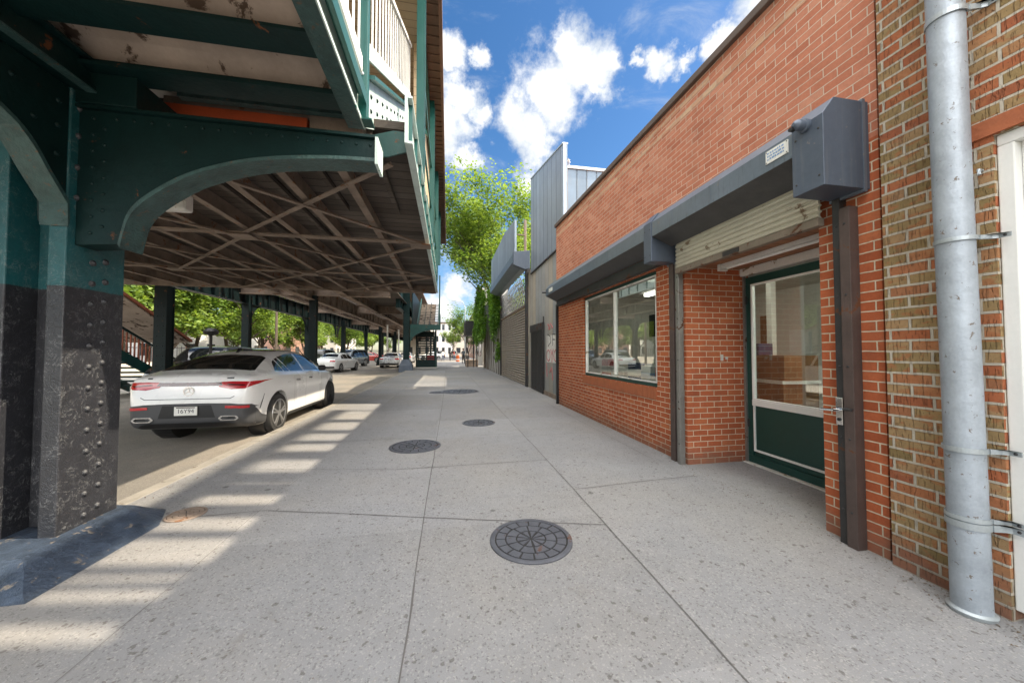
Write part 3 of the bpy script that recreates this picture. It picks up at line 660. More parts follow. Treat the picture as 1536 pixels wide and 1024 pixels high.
m = MB(); m.box(2.836,2.85,2.064,2.110,.86,1.06); lk = m.build('lock_plate', M['chrome'], gp, bevel=.003)
m = MB(); m.tube([(2.836,2.09,.97),(2.785,2.09,.97),(2.78,2.18,.965)], .010); m.build('lever', M['chrome'], lk, smooth=True)
m = MB(); m.lathe([(.012,0),(.012,-.006)], (2.836,2.087,.90), 0, 10); m.build('keyhole', M['black_plastic'], lk)
m = MB(); m.tube([(2.84,2.03,.985),(2.80,2.03,.985),(2.80,1.975,.985)], .010); m.build('bolt_bar', M['dark_post'], lk)

# ------------------------------------------------------------------ neighbour of mixed yellow brick
XB = 2.88
m = MB(); m.box(3.0,6,1.80,1.90,0,4.55); m.build('party_wall', M['brick_red'], shop)
old = thing('brick_building', 'nearest building of mixed yellow and orange brick with a white door', 'building', (XB,0,0))
m = MB(); wall_mesh(m, XB, -3.0, 1.825, 4.62, [(.35,1.335,0,2.56)], .16); m.poly([(3.2,-3,4.5),(10,-3,4.5),(10,1.82,4.5),(3.2,1.82,4.5)]); m.build('wall', M['brick_old'], old)
m = MB(); m.box(XB-.012,XB+.05,.2,1.50,2.565,2.655); m.build('lintel', M['lintel'], old)
m = MB(); frame(m, .352, 1.333, .0, 2.558, .06, XB+.02, XB+.14, 'lrt'); dfr = m.build('door', M['white_paint'], old, bevel=.006)
m = MB(); m.box(XB+.07,XB+.115,.414,1.271,.02,2.496); m.build('leaf', M['white_paint'], dfr)
m = MB(); m.prism([(-3,4.622),(1.84,4.622),(1.84,4.69),(-3,4.69)], 0, XB-.04, XB+.38); m.build('coping', M['coping'], old, bevel=.01)
m = MB(); m.tube([(XB-.004,1.375,2.39),(XB-.03,1.375,2.39),(XB-.035,1.37,2.36)], .008); m.build('door_hook', M['clamp'], old)

dp = thing('downpipe', 'thick galvanised downpipe strapped to the mixed yellow brick wall', 'downpipe', (2.775,1.425,0))
m = MB(); m.tube([(2.775,1.423,.012),(2.775,1.430,1.2),(2.775,1.44,2.4),(2.775,1.445,4.6)], .073, 28); m.build('pipe', M['galv'], dp, smooth=True)
m = MB(); m.lathe([(.085,.002),(.09,.02),(.076,.03)], (2.775,1.423,0), 2, 24); m.build('foot_ring', M['clamp'], dp, smooth=True)
for z, w in ((.46,.035),(.50,.022),(.86,.026),(2.0,.022),(3.27,.03)):
    m = MB(); c = (2.775,1.423+z*.005); n = 22; P = [(c[0]-.076*math.cos(a), c[1]+.076*math.sin(a)) for a in [-math.pi*.62+k*(math.pi*1.24)/n for k in range(n+1)]]
    Q = [(c[0]-.081*math.cos(a), c[1]+.081*math.sin(a)) for a in [-math.pi*.62+k*(math.pi*1.24)/n for k in range(n+1)]]
    m.prism(P+Q[::-1], 2, z, z+w)
    yb = c[1]-.076
    m.prism([(2.80,yb-.005),(2.805,yb+.012),(XB-.012,yb-.035),(XB-.012,yb-.075),(XB-.004,yb-.075),(XB-.004,yb-.03)], 2, z, z+w)
    so = m.build('strap', M['clamp'], dp)
    m = MB(); m.dome((XB-.012, yb-.056, z+w/2), .008, 0, -1, 6); m.build('screw', M['dark_post'], so)

# unseen slatted screens, added only to cast bars of shadow on the sunny walk edge
def shadow_screen(label, x, y0, y1, zb, zm, zt, per, w):
    t = thing('shadow_screen', label, 'screen', (x,(y0+y1)/2,4.4), 'unseen slatted screens added to cast shadow bars')
    n = int((y1-y0)/per); rnd = random.Random(int(x*10))
    for k in range(n):
        y = y0+k*per+rnd.uniform(-.16,.16)*per; m = MB(); ww = w*rnd.uniform(.6,1.45); m.box(x-.02,x+.02,y,y+ww,zb-rnd.uniform(0,.15),zm); m.build('slat', M['hoarding'], t)
    m = MB(); m.box(x-.03,x+.03,y0-.1,y1+.1,zm+.001,zt); m.build('top_board', M['hoarding'], t)
    for y in (y0,(y0+y1)/2,y1): m = MB(); m.beam((x+.1,y,4.42),(x+.1,y,zt),.08,.08); m.build('post', M['dark_post'], t)
shadow_screen('unseen slatted shadow screen with a deep top board, added above the brick shop', 4.4, -.4, 3.35, 6.0, 7.10, 7.42, .40, .185)
shadow_screen('tall unseen slatted shadow screen on posts, added farther back above the shop', 9.5, 2.3, 6.9, 11.2, 12.5, 12.86, .80, .30)

# grit and leaf litter gathered along the walls and the kerb
rnd = random.Random(12); m = MB()
def bits(n, fx, fy, s0, s1):
    for _ in range(n):
        x, y = fx(), fy(); s = rnd.uniform(s0, s1); a = rnd.uniform(0, 6.28); c_, s_ = math.cos(a)*s, math.sin(a)*s; h = rnd.uniform(.002,.008)
        m.poly([(x-c_,y-s_,.003),(x+s_*.5,y-c_*.5,.003+h),(x+c_,y+s_,.004),(x-s_*.5,y+c_*.5,.003+h*.6)])
bits(420, lambda: 2.90-abs(rnd.gauss(0,.07)), lambda: rnd.uniform(1.4,9), .003, .010); bits(200, lambda: 3.08-abs(rnd.gauss(0,.1)), lambda: rnd.uniform(9,20), .006, .016)
bits(380, lambda: -2.86+abs(rnd.gauss(0,.16)), lambda: rnd.uniform(1.5,25), .004, .014); bits(160, lambda: rnd.uniform(-2.2,2.7), lambda: rnd.uniform(1.2,12), .003, .008)
bits(90, lambda: 2.78+rnd.gauss(0,.06), lambda: rnd.uniform(1.2,1.7), .004, .010)
struct(m.build('leaf_litter', basic('dry leaf litter', (.13,.095,.06), .9, var=.6, vscale=30)), 'stuff')
# ------------------------------------------------------------------ metal clad building, gate and beyond
XC = 3.10
mc = thing('metal_building', 'tall blue grey metal clad building front with a grey plank base and graffiti', 'building', (XC,11,0))
m = MB(); m.prism([(9.0,4.35),(12.8,4.38),(12.8,8.0),(9.0,7.13)], 0, XC, XC+.12); m.build('front_cladding', M['clad'], mc)
m = MB(); m.prism([(9.0,7.13),(12.8,8.0),(12.8,8.04),(9.0,7.17)], 0, XC-.02, XC+.14); m.build('top_flashing', M['clamp'], mc)
m = MB(); m.box(XC+.02,XC+.14,9.12,12.8,0,4.348); m.build('hoarding', M['hoarding'], mc)
m = MB(); m.box(XC-.03,XC+.06,9.1,12.82,4.33,4.37); m.build('seam_strip', M['dark_post'], mc)
m = MB(); m.box(3.30,8.5,9.28,9.40,4.4,6.6); m.build('side_cladding', M['clad_side'], mc)
m = MB(); m.box(3.28,8.5,9.24,9.44,6.6,6.68); m.build('side_flashing', M['clamp'], mc)
m = MB(); m.box(XC+.13,8.5,9.42,12.7,4.2,4.34); m.build('roof', M['coping'], mc)
m = MB(); m.tube([(3.27,9.22,4.8),(3.27,9.22,6.75)], .035); m.build('flue', M['rust_steel'], mc, smooth=True)
m = MB(); random.seed(2)
for k in range(14):
    a = random.uniform(0,6.28); m.tube([(3.27,9.22,6.72),(3.27+.06*math.cos(a),9.22+.06*math.sin(a),6.82),(3.27+.10*math.cos(a),9.22+.10*math.sin(a),6.70+random.uniform(-.08,.1))], .012, 6)
m.build('cable_tuft', M['white_worn'], mc)
d = MB(); d.box(XC-.03,XC+.018,11.10,12.72,.02,2.10); dd = d.build('door', M['black_steel'], mc, bevel=.005)
d = MB()
for k in range(7): d.box(XC-.036,XC-.029,11.2+k*.21,11.23+k*.21,.1,2.05)
d.build('rib', M['black_steel'], dd)
d = MB(); d.box(XC-.05,XC+.018,11.02,12.80,2.102,2.36); d.box(XC-.05,XC+.018,11.02,11.098,0,2.10); d.build('door_frame', M['dark_post'], dd)
d = MB(); d.tube([(XC-.02,11.0,0.2),(XC-.02,11.0,2.55)], .02); d.build('post_rod', M['dark_post'], dd)
m = MB(); m.box(XC-.015,XC+.019,9.2,11.0,0.0,.13); m.build('base_board', M['rust_steel'], mc)
m = MB(); m.box(XC+.0178,XC+.019,9.35,10.75,1.05,1.9); m.build('pale_panel', M['spray_white'], mc)
# graffiti: strokes of spray paint on the planks
SK = [0]
def stroke(mb, pts, w=.03):
    for (y0,z0),(y1,z1) in zip(pts, pts[1:]):
        d = Vector((0,y1-y0,z1-z0)); 
        if d.length < 1e-4: continue
        n = Vector((0,-d.z,d.y)).normalized()*w/2; e = d.normalized()*w*.4
        a = Vector((0,y0,z0))-e; b = Vector((0,y1,z1))+e; x = XC+.004
        mb.prism([((a+n).y,(a+n).z),((b+n).y,(b+n).z),((b-n).y,(b-n).z),((a-n).y,(a-n).z)], 0, XC+.0172-.0012-.00025*SK[0], XC+.0185); SK[0] = (SK[0]+1)%40
gm = MB()
stroke(gm, [(10.62,1.95),(10.60,1.55)]); stroke(gm, [(10.62,1.93),(10.35,1.86),(10.30,1.68),(10.58,1.56)]); stroke(gm, [(10.12,1.92),(10.12,1.58)]); stroke(gm, [(10.12,1.92),(9.85,1.90)]); stroke(gm, [(10.12,1.76),(9.9,1.75)]); stroke(gm, [(9.68,1.95),(9.66,1.7)]); stroke(gm, [(9.66,1.62),(9.66,1.57)])
gm.build('black_graffiti', M['spray_black'], mc)
for yc in (10.55,9.78): gm = MB(); stroke(gm, [(yc+.2*math.cos(a), 1.27+.17*math.sin(a)) for a in [k*math.pi/5 for k in range(11)]], .04); gm.build('red_graffiti', M['spray_red'], mc)
gm = MB()
stroke(gm, [(10.28,1.45),(10.16,1.28),(10.04,1.45)], .04); stroke(gm, [(10.16,1.28),(10.16,1.08)], .04)
stroke(gm, [(10.6,2.25),(10.45,2.2),(10.5,2.1),(10.35,2.12)], .05); gm.build('red_graffiti', M['spray_red'], mc)
for q_, w_ in (([(10.3,2.25),(10.1,2.12)],.05),([(10.4,.75),(10.2,.9),(10.1,.55)],.05),([(9.6,.6),(9.5,.3)],.06),([(10.75,1.0),(10.7,.6)],.04)): gm = MB(); stroke(gm, q_, w_); gm.build('red_graffiti', M['spray_red'], mc)

gt = thing('rolling_gate', 'wide brown grey slatted gate with an open mesh panel above it', 'gate', (XC,17,0))
m = MB(); prof = []; z = .004
while z < 3.15:
    prof += [(XC+.02,z),(XC-.002,z+.02),(XC-.004,z+.06),(XC+.02,z+.085)]; z += .11
m.prism(prof+[(XC+.05,z),(XC+.05,.004)], 1, 13.6, 20.2); m.build('slat_curtain', M['gate_slat'], gt)
m = MB()
for a, b in ((13.35,13.598),(20.202,20.4)): m.box(XC-.06,XC+.12,a,b,0,4.7)
m.build('jamb', M['dark_post'], gt)
m = MB(); m.box(XC-.04,XC+.08,13.6,20.2,3.22,3.30); m.build('rail', M['bottom_bar'], gt)
m = MB(); m.box(XC+.02,XC+.14,12.81,13.345,0,4.54); m.build('side_boarding', M['hoarding'], gt)
m = MB()
for k in range(20):
    y0 = 13.6+k*.33; m.beam((XC+.03,y0,3.32),(XC+.03,min(y0+1.3,20.2),3.32+min(1.3,20.2-y0)*1.0),.05,.012); 
for k in range(5): m.beam((XC+.045,13.6,3.5+k*.24),(XC+.045,20.2,3.5+k*.24),.010,.010)
m.build('mesh_panel', M['black_steel'], gt)
hd = thing('gate_hood', 'dark sloping hood with blue grey cladding above the slatted gate', 'hood', (2.8,16.8,4.8))
m = MB(); m.prism([(2.45,4.72),(2.45,5.22),(XC,5.30),(XC,4.60),(2.9,4.55)], 1, 12.95, 13.15); m.build('end_box', M['hood_end'], hd, bevel=.01)
m = MB(); m.prism([(2.45,4.85),(2.45,5.16),(XC,5.25),(XC,4.70),(2.85,4.70)], 1, 13.152, 20.4); m.build('cover', M['hood'], hd)
m = MB(); m.prism([(12.98,5.24),(20.3,5.24),(20.3,6.75),(15.5,6.75),(12.98,6.45)], 0, 2.50, 2.58); m.build('upper_cladding', M['clad'], hd)
m = MB(); m.tube([(2.93,13.05,5.25),(2.93,13.05,6.5)], .055); m.tube([(2.6,13.02,5.9),(2.93,13.02,5.9)], .025); m.build('standpipe', M['rust_steel'], hd, smooth=True)
# walls beyond the gate, under ivy
iv = thing('ivy_wall', 'pale old wall beyond the slatted gate half buried in ivy', 'wall', (3.1,25.5,0))
m = MB(); m.box(3.12,3.5,20.42,31.0,0,5.3); m.build('wall', M['concrete_wall'], iv)
m = MB(); m.box(3.10,3.14,21.2,22.2,.9,2.2); m.box(3.10,3.14,23.2,24.2,.9,2.2); m.build('window', M['window_dark'], iv)
m = MB(); m.box(3.05,3.3,27.0,27.3,0,3.0); m.box(3.0,3.3,28.9,29.3,0,3.2); m.build('pier', M['rust_steel'], iv)
m = MB(); m.box(3.02,3.2,21.0,21.5,3.3,6.9); m.box(3.05,3.2,22.3,22.6,3.3,6.0); m.build('metal_fin', M['clad'], iv)

# leaf scatter ---------------------------------------------------------------
def leaf_mesh(name, pts, mat, size=(.10,.2), seed=1, up=.3, parent=None, droop=.2):
    """pts: list of (position, spread, count): one mesh of many small folded leaves"""
    rnd = random.Random(seed); V = []; F = []
    for c, sp, n in pts:
        for _ in range(n):
            while True:
                q = Vector((rnd.uniform(-1,1), rnd.uniform(-1,1), rnd.uniform(-1,1)))
                if q.length < 1: break
            p = Vector(c) + Vector((q.x*sp[0], q.y*sp[1], q.z*sp[2])) if hasattr(sp, '__len__') else Vector(c)+q*sp
            L = rnd.uniform(*size); a = rnd.uniform(0, 6.283)
            d = Vector((math.cos(a), math.sin(a), rnd.uniform(-.7,.4)-droop)).normalized()
            n_ = Vector((rnd.gauss(0,.5), rnd.gauss(0,.5), 1.)).normalized(); s = d.cross(n_).normalized()*L*.28
            f = n_*L*.08; i = len(V)
            V += [p, p+d*L*.5+s+f, p+d*L, p+d*L*.5-s+f]; F += [(i,i+1,i+2),(i,i+2,i+3)]
    me = bpy.data.meshes.new(name); me.from_pydata([tuple(v) for v in V], [], F); me.materials.append(M[mat])
    if parent is not None: me.transform(Matrix.Translation(-origin(parent)))
    o = bpy.data.objects.new(name, me); COL.objects.link(o)
    if parent is not None: o.parent = parent
    return o
pts = []; rnd = random.Random(4)
def ivy_region(y0, y1, z0, z1, x, n, thick=.22, fn=None):
    for _ in range(n):
        y = rnd.uniform(y0,y1); z = rnd.uniform(z0,z1)
        if fn and not fn(y,z): continue
        nz = mnoise.noise(Vector((y*.7,z*.7,3.1)))
        if nz < -.45: continue
        pts.append(((x-thick*(.4+.6*max(0,nz+.3))+rnd.uniform(-.05,.08), y, z), (.14,.26,.24), 9))
ivy_region(20.6, 24.5, 1.6, 5.6, 3.02, 900, .35, lambda y,z: z > 3.6-1.6*math.sin((y-20.4)*1.1)+.5*mnoise.noise(Vector((y*2,0,0))))
ivy_region(24.5, 31, 1.9, 7.0, 2.86, 2300, .75, lambda y,z: z < 6.6-.35*abs(y-27.5) and z > 2.3+.8*mnoise.noise(Vector((y*1.3,5,0))))
ivy_region(20.4, 21.6, 4.6, 7.2, 2.95, 300, .25); ivy_region(20.35,20.9,.9,4.6,3.05,170,.18)
ip = thing('ivy', 'thick bright green ivy hanging over the old wall beyond the gate', 'ivy', (3,26,0))
leaf_mesh('foliage', pts, 'ivy', (.10,.20), 5, parent=ip)
vine = MB(); 
for k in range(9):
    y0 = 21+k*1.1; P = [(3.06,y0,0.0)]
    for q in range(1,9): P.append((3.03, y0+.25*mnoise.noise(Vector((k*3.1,q*.7,0)))*q*.4, q*.6))
    vine.tube(P, [.022-.0016*q for q in range(9)], 5)
vine.build('stem', M['bark'], ip)

# black awning box on posts, with a low step wall
aw = thing('black_awning', 'black box awning on thin dark posts beyond the ivy', 'awning', (2.2,31.4,0))
m = MB(); m.box(1.5,3.1,31.0,34.0,2.95,4.12); m.build('box', M['black_steel'], aw, bevel=.02)
m = MB(); m.box(1.42,3.1,30.95,34.05,2.82,2.945); m.build('rim', M['dark_post'], aw)
for x, y in ((1.75,31.2),(2.25,31.2),(2.55,31.25),(1.75,33.8)):
    m = MB(); m.beam((x,y,.0),(x,y,2.82),.09,.09); m.build('post', M['black_steel'], aw)
m = MB(); m.box(1.6,2.7,31.6,33.6,0,.62); tag(m.build('planter_box', M['rust_steel'], bevel=.02), 'low brown box between the posts of the black awning', 'planter')
fb = thing('brick_house', 'pale brick house with a chimney stack beyond the awning', 'building', (5,40,0))
m = MB(); m.box(3.4,9,34.2,44.5,0,6.4); m.build('wall', M['pale_wall'], fb); m = MB(); m.box(3.3,9.1,34.1,44.6,6.4,6.6); m.build('roof', M['coping'], fb)
m = MB(); m.box(3.4,4.1,37,37.9,6.6,8.2); m.build('chimney', M['concrete_wall'], fb)
for yy in (36,39,42): m = MB(); m.box(3.36,3.42,yy,yy+1.4,.9,2.6); m.build('window', M['window_dark'], fb)
# buildings past the crossing
def block(name, label, x0, x1, y0, y1, h, wall, rows, cols, roof='coping', side='y', cat='building', group=None):
    t = thing(name, label, cat, ((x0+x1)/2,(y0+y1)/2,0), group)
    m = MB(); m.box(x0,x1,y0,y1,0,h); m.build('wall', M[wall], t)
    m = MB(); m.box(x0-.25,x1+.25,y0-.25,y1+.25,h,h+.4); m.build('roof', M[roof], t)
    wx = (x1-x0)/cols
    for r_ in range(rows):
        for c_ in range(cols):
            zz = .9+r_*3.0; m = MB(); m.box(x0+wx*(c_+.28),x0+wx*(c_+.72),y0-.03,y0+.05,zz,zz+1.5); m.build('window', M['window_dark'], t)
    wy = (y1-y0)/max(2,int((y1-y0)/4)); xs_, sg = (x1,.03) if x0 < -2 else (x0,-.03)
    for r_ in range(rows):
        for c_ in range(max(2,int((y1-y0)/4))):
            zz = .9+r_*3.0; m = MB(); m.box(min(xs_,xs_+sg)-.02,max(xs_,xs_+sg)+.02,y0+wy*(c_+.3),y0+wy*(c_+.7),zz,zz+1.5); m.build('window', M['window_dark'], t)
    return t
block('apartment_block', 'pale tall apartment block past the crossing with grey cornice', -3.6, 1.2, 92, 112, 8.6, 'white_wall', 3, 3)
block('apartment_block', 'white narrow apartment block at the left edge of the far street gap', -9.5, -3.9, 84, 100, 10.2, 'pale_wall', 3, 3)
block('apartment_block', 'low building with orange brown roof past the crossing behind trees', 1.5, 12, 96, 112, 7.0, 'pale_wall', 2, 4, 'roof_red')
block('apartment_block', 'brick block on the right past the crossing', 5, 14, 62, 90, 8.4, 'red_wall', 3, 3)
# ------------------------------------------------------------------ elevated station: near column, bracket arches, mezzanine
st = thing('elevated_station', 'green riveted steel elevated station with stair, railing and boarded underside over the kerb', 'station', (-4,6,0))
CX = -2.63
m = MB()
m.box(-2.735,CX,2.93,3.38,.02,3.42); m.box(-3.05,-2.965,2.93,3.38,.02,3.42); m.box(-2.965,-2.735,3.12,3.19,.02,3.42)
co = m.build('column', M['column'], st, bevel=.008)
sp_ = []; z = .2
while z < 3.3:
    sp_ += [(CX,3.115,z),(CX,3.215,z+.03)]; z += .155
rivets('rivet', sp_+[(CX,yy,z) for z in (2.5,2.72,2.95,3.15) for yy in (2.99,3.32)], .025, 0, 1, M['column'], co)
# sloped painted footing
ft = MB(); b0 = [(-3.35,2.42),(-2.30,2.42),(-2.28,3.30),(-2.45,3.62),(-3.35,3.62)]; t0 = [(-3.2,2.66),(-2.56,2.66),(-2.56,3.36),(-2.62,3.45),(-3.2,3.45)]
A = [ft.bm.verts.new((x,y,.001)) for x, y in b0]; B = [ft.bm.verts.new((x,y,.135)) for x, y in t0]
ft.bm.faces.new(A[::-1]); ft.bm.faces.new(B)
for i in range(5): ft.bm.faces.new([A[i], A[(i+1)%5], B[(i+1)%5], B[i]])
bmesh.ops.subdivide_edges(ft.bm, edges=ft.bm.edges[:], cuts=5, use_grid_fill=True)
for v in ft.bm.verts:
    if v.co.z > .01: v.co += Vector((mnoise.noise(v.co*6), mnoise.noise(v.co*6+Vector((9,0,0))), mnoise.noise(v.co*7)))*.016
ft.build('footing', M['footing'], st, smooth=True, sharp=22)
# bracket arch across the walk
def spline(P, n=5):
    out = []
    for i in range(len(P)-1):
        p0, p1, p2, p3 = P[max(i-1,0)], P[i], P[i+1], P[min(i+2,len(P)-1)]
        for k in range(n):
            t_ = k/n; out.append(tuple(.5*((2*p1[c])+(-p0[c]+p2[c])*t_+(2*p0[c]-5*p1[c]+4*p2[c]-p3[c])*t_*t_+(-p0[c]+3*p1[c]-3*p2[c]+p3[c])*t_**3) for c in (0,1)))
    return out+[P[-1]]
arch = [(-2.36,2.18),(-2.345,2.26),(-2.30,2.42),(-2.185,2.56),(-1.95,2.73),(-1.665,2.85),(-1.37,2.925),(-.96,2.975),(-.60,2.99)]; arch = arch[:1]+spline(arch[1:])
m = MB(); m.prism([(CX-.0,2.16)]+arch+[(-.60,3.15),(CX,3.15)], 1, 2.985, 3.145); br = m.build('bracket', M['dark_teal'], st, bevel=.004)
m = MB(); low = [(x+.012*(1 if i < 16 else .3), z-.028) for i, (x, z) in enumerate(arch)]; m.prism(arch[:1]+arch[1:]+low[::-1], 1, 2.968, 3.165); m.build('arch_flange', M['edge_steel'], br)
m = MB(); m.box(-.598,-.575,2.955,3.178,2.935,3.16); m.build('end_plate', M['pale_steel'], br)
m = MB(); m.box(CX,-.60,2.955,3.175,3.152,3.175); m.build('top_flange', M['dark_teal'], br)
rivets('rivet', [(-2.4+k*.11,2.985,3.10) for k in range(17)]+[(-2.54,2.985,2.25+k*.12) for k in range(8)]+[(-2.47,2.985,2.3+k*.12) for k in range(7)], .014, 1, -1, M['dark_teal'], br)
# lengthwise arch towards the camera
ar2 = [(2.93,2.30),(2.922,2.456),(2.806,2.609),(2.693,2.765),(2.55,2.868),(2.2,3.01),(1.7,3.10),(1.0,3.15)]; ar2 = ar2[:1]+spline(ar2[1:])
m = MB(); m.prism(ar2+[(1.0,3.26),(2.93,3.26)], 0, -2.80, -2.64); b2 = m.build('bracket', M['dark_teal'], st, bevel=.004)
m = MB(); lo2 = [(y-.012*(1 if i < 14 else .2), z-.028) for i, (y, z) in enumerate(ar2)]; m.prism(ar2+lo2[::-1], 0, -2.775, -2.612); m.build('arch_flange', M['edge_steel'], b2)
rivets('rivet', [(-2.64,yy,zz) for yy, zz in ((2.86,2.75),(2.86,2.95),(2.72,2.92),(2.86,3.12),(2.6,3.1),(2.3,3.16))], .018, 0, 1, M['dark_teal'], b2)
# lengthwise girder above with its lower flange and a bundle of cables
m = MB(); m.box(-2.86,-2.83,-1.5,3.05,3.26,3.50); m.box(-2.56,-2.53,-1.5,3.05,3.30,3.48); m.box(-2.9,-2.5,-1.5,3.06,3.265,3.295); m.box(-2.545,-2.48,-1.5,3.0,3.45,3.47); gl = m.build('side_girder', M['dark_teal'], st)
m = MB(); m.box(-2.55,-2.49,2.25,3.04,3.25,3.264); m.build('flange_strip', M['edge_steel'], gl)
m = MB(); random.seed(8)
for k in range(7):
    y = random.uniform(-1,-.5); m.tube([(-3.0+k*.05,-1.4,3.35+.02*k),(-2.98+k*.05,1.6+.1*k,3.33+.015*k),(-2.92+k*.03,2.35,3.38),(-3.0+.04*k,2.5,3.3),(-3.2,2.6,3.36)], .018, 6)
m.build('cable', M['black_plastic'], gl, smooth=True)
m = MB(); m.box(-2.62,-2.25,2.94,3.36,3.176,3.40); m.build('column_cap', M['dark_teal'], st, bevel=.006)
# floor over the walk: cross beams with stained vault panels between
m = MB()
ys = [2.95,2.42,1.88,1.34,.8,.26,-.28,-.82,-1.36]
for a in ys:
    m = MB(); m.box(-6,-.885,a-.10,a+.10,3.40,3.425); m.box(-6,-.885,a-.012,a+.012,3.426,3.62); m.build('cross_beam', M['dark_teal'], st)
m = MB()
for a, b in zip(ys, ys[1:]):
    P = []
    for i in range(9):
        t_ = i/8; yy = b+.0125+(a-b-.025)*t_; P.append((yy, 3.50+.09*math.sin(math.pi*t_)-.035*max(0,1-abs(t_-.5)*9)))
    m.prism(P+[(a-.0125,3.66),(b+.0125,3.66)], 0, -6, -.89)
m.build('vault_panel', M['vault'], st)
m = MB(); m.box(-6,-.80,-2,3.60,3.665,3.74); m.build('floor_slab', M['concrete_wall'], st)
# edge beam over the walk
m = MB(); m.box(-.885,-.755,-2,3.26,3.395,3.42); m.build('edge_flange', M['edge_steel'], st)
m = MB(); m.box(-.80,-.775,-2,3.262,3.421,3.70); m.box(-.774,-.745,-2,3.262,3.396,3.425); eb = m.build('edge_beam', M['pale_steel'], st)
m = MB(); m.box(-.772,-.70,-2,3.1,3.60,3.625); m.box(-.73,-.70,-2,3.1,3.52,3.60); m.build('edge_angle', M['teal_bright'], eb)
m = MB(); m.box(-2.40,-1.28,3.40,3.46,3.40,3.53); m.build('cross_tie', M['orange_steel'], st)
m = MB(); m.box(-2.45,-.80,3.462,3.55,3.30,3.63); m.box(-1.25,-.80,3.39,3.46,3.38,3.60); m.build('cross_tie', M['rust_steel'], st)
m = MB(); m.box(-2.24,-.9,3.30,3.36,3.535,3.62); m.build('cross_tie', M['edge_steel'], st)
# post, landing railing
def railing(parent, x, pts, h0, h1, band, n, mat_b='white_paint'):
    """pts (y,z) line of the foot; balusters between h0 and h1 above it"""
    rl = MB(); (y0,z0),(y1,z1) = pts; th = .03
    rl.prism([(y0,z0+h0),(y1,z1+h0),(y1,z1+h0+band),(y0,z0+h0+band)], 0, x-.012, x+.012); ro = rl.build('railing', M[mat_b], parent)
    rl = MB(); rl.prism([(y0,z0+h1),(y1,z1+h1),(y1,z1+h1+.06),(y0,z0+h1+.06)], 0, x-.03, x+.03); rl.build('handrail', M['white_worn'], ro)
    for k in range(n):
        t_ = (k+.5)/n; y = y0+(y1-y0)*t_; z = z0+(z1-z0)*t_
        rl = MB(); rl.box(x-.007, x+.007, y-.010, y+.010, z+h0+band, z+h1); rl.build('baluster', M[mat_b], ro)
    return ro
m = MB(); m.box(-.785,-.700,3.12,3.20,3.42,5.2); m.box(-.80,-.66,3.115,3.24,3.40,3.418); po = m.build('post', M['teal_bright'], st, bevel=.004)
rivets('bolt', [(-.742,3.12,z) for z in (3.62,3.8,4.6,4.8)], .016, 1, -1, M['clamp'], po)
railing(st, -.75, [(-2,3.70),(3.11,3.70)], .10, 1.25, .14, 30)
# stair rising away behind the post
m = MB(); m.prism([(3.24,3.40),(6.75,5.45),(6.75,5.99),(3.24,3.85)], 0, -.765, -.735); sr = m.build('stair_stringer', M['pale_steel'], st)
m = MB(); m.prism([(3.24,3.851),(6.75,5.991),(6.75,6.03),(3.24,3.89)], 0, -.80, -.66); m.build('stringer_flange', M['teal_bright'], sr)
rivets('rivet', [(-.735, 3.42+k*.28, 3.40+(.18+k*.28)*.584+o_) for k in range(12) for o_ in (.17,.31)], .022, 0, 1, M['dark_teal'], sr)
railing(st, -.74, [(3.22,3.87),(6.75,6.02)], .16, 1.2, .16, 20)
for k in range(12):
    y = 3.5+k*.27; m = MB(); m.box(-2.2,-.80,y,y+.29,3.72+k*.16,3.76+k*.16); m.build('stair_tread', M['dark_teal'], st)
# wide floor beyond the bracket: boards, stringers, cross girders, lacing
m = MB(); m.box(-9.6,-.42,3.56,12.1,3.62,3.70); m.build('boarding', M['deck'], st)
for x in (-1.17,-1.86,-2.55,-3.25,-3.95,-4.7,-5.45,-6.2,-7.0,-7.9,-8.8):
    m = MB(); w = .05; m.box(x-w,x+w,3.57,12.0,3.40,3.42); m.box(x-.010,x+.010,3.57,12.0,3.421,3.617); m.build('floor_stringer', M['rust_steel'], st)
for x in (-.78,-1.52,-2.2,-2.9):
    m = MB(); m.box(x-.03,x+.03,3.57,9.2 if x < -2 else 5.6,3.54,3.617); m.build('nailing_strip', M['deck'], st)
for y in (6.5,9.4):
    m = MB(); m.box(-9.6,-.43,y-.07,y+.07,3.372,3.395); m.box(-9.6,-.43,y-.010,y+.010,3.40,3.615) if False else None; m.build('cross_girder', M['rust_steel'], st)
m = MB(); m.box(-9.7,-.40,12.02,12.12,3.37,3.80); m.build('end_girder', M['rust_steel'], st)
def lace(p, q, z=3.352, parent=st, w=.065):
    m = MB(); m.beam((p[0],p[1],z),(q[0],q[1],z),w,.010); m.beam((p[0],p[1],z+.018),(q[0],q[1],z+.018),.010,.026)
    return m.build('lacing_bar', M['rust_steel'], parent)
for i, (p, q) in enumerate([((-.6,3.75),(-3.4,6.45)),((-2.45,4.45),(-.45,6.45)),((-3.4,6.5),(-6.2,9.35)),((-.45,6.55),(-3.3,9.35)),((-3.4,6.55),(-.45,9.35)),((-6.3,6.55),(-3.4,9.35)),((-.45,9.45),(-3.3,11.95)),((-3.4,9.45),(-.5,11.95)),((-6.2,9.45),(-3.4,11.95)),((-3.4,9.45),(-6.3,11.95)),((-6.3,3.8),(-3.5,6.45)),((-3.5,3.8),(-6.3,6.45)),((-6.4,6.5),(-9.2,9.3)),((-9.2,6.5),(-6.4,9.3))]): lace(p, q, 3.352-.012*(i%3))
for x, y in ((-3.4,6.5),(-.5,6.5),(-6.3,9.4),(-3.4,9.4)): m = MB(); m.box(x-.18,x+.18,y-.16,y+.16,3.318,3.326); m.build('gusset', M['rust_steel'], st)
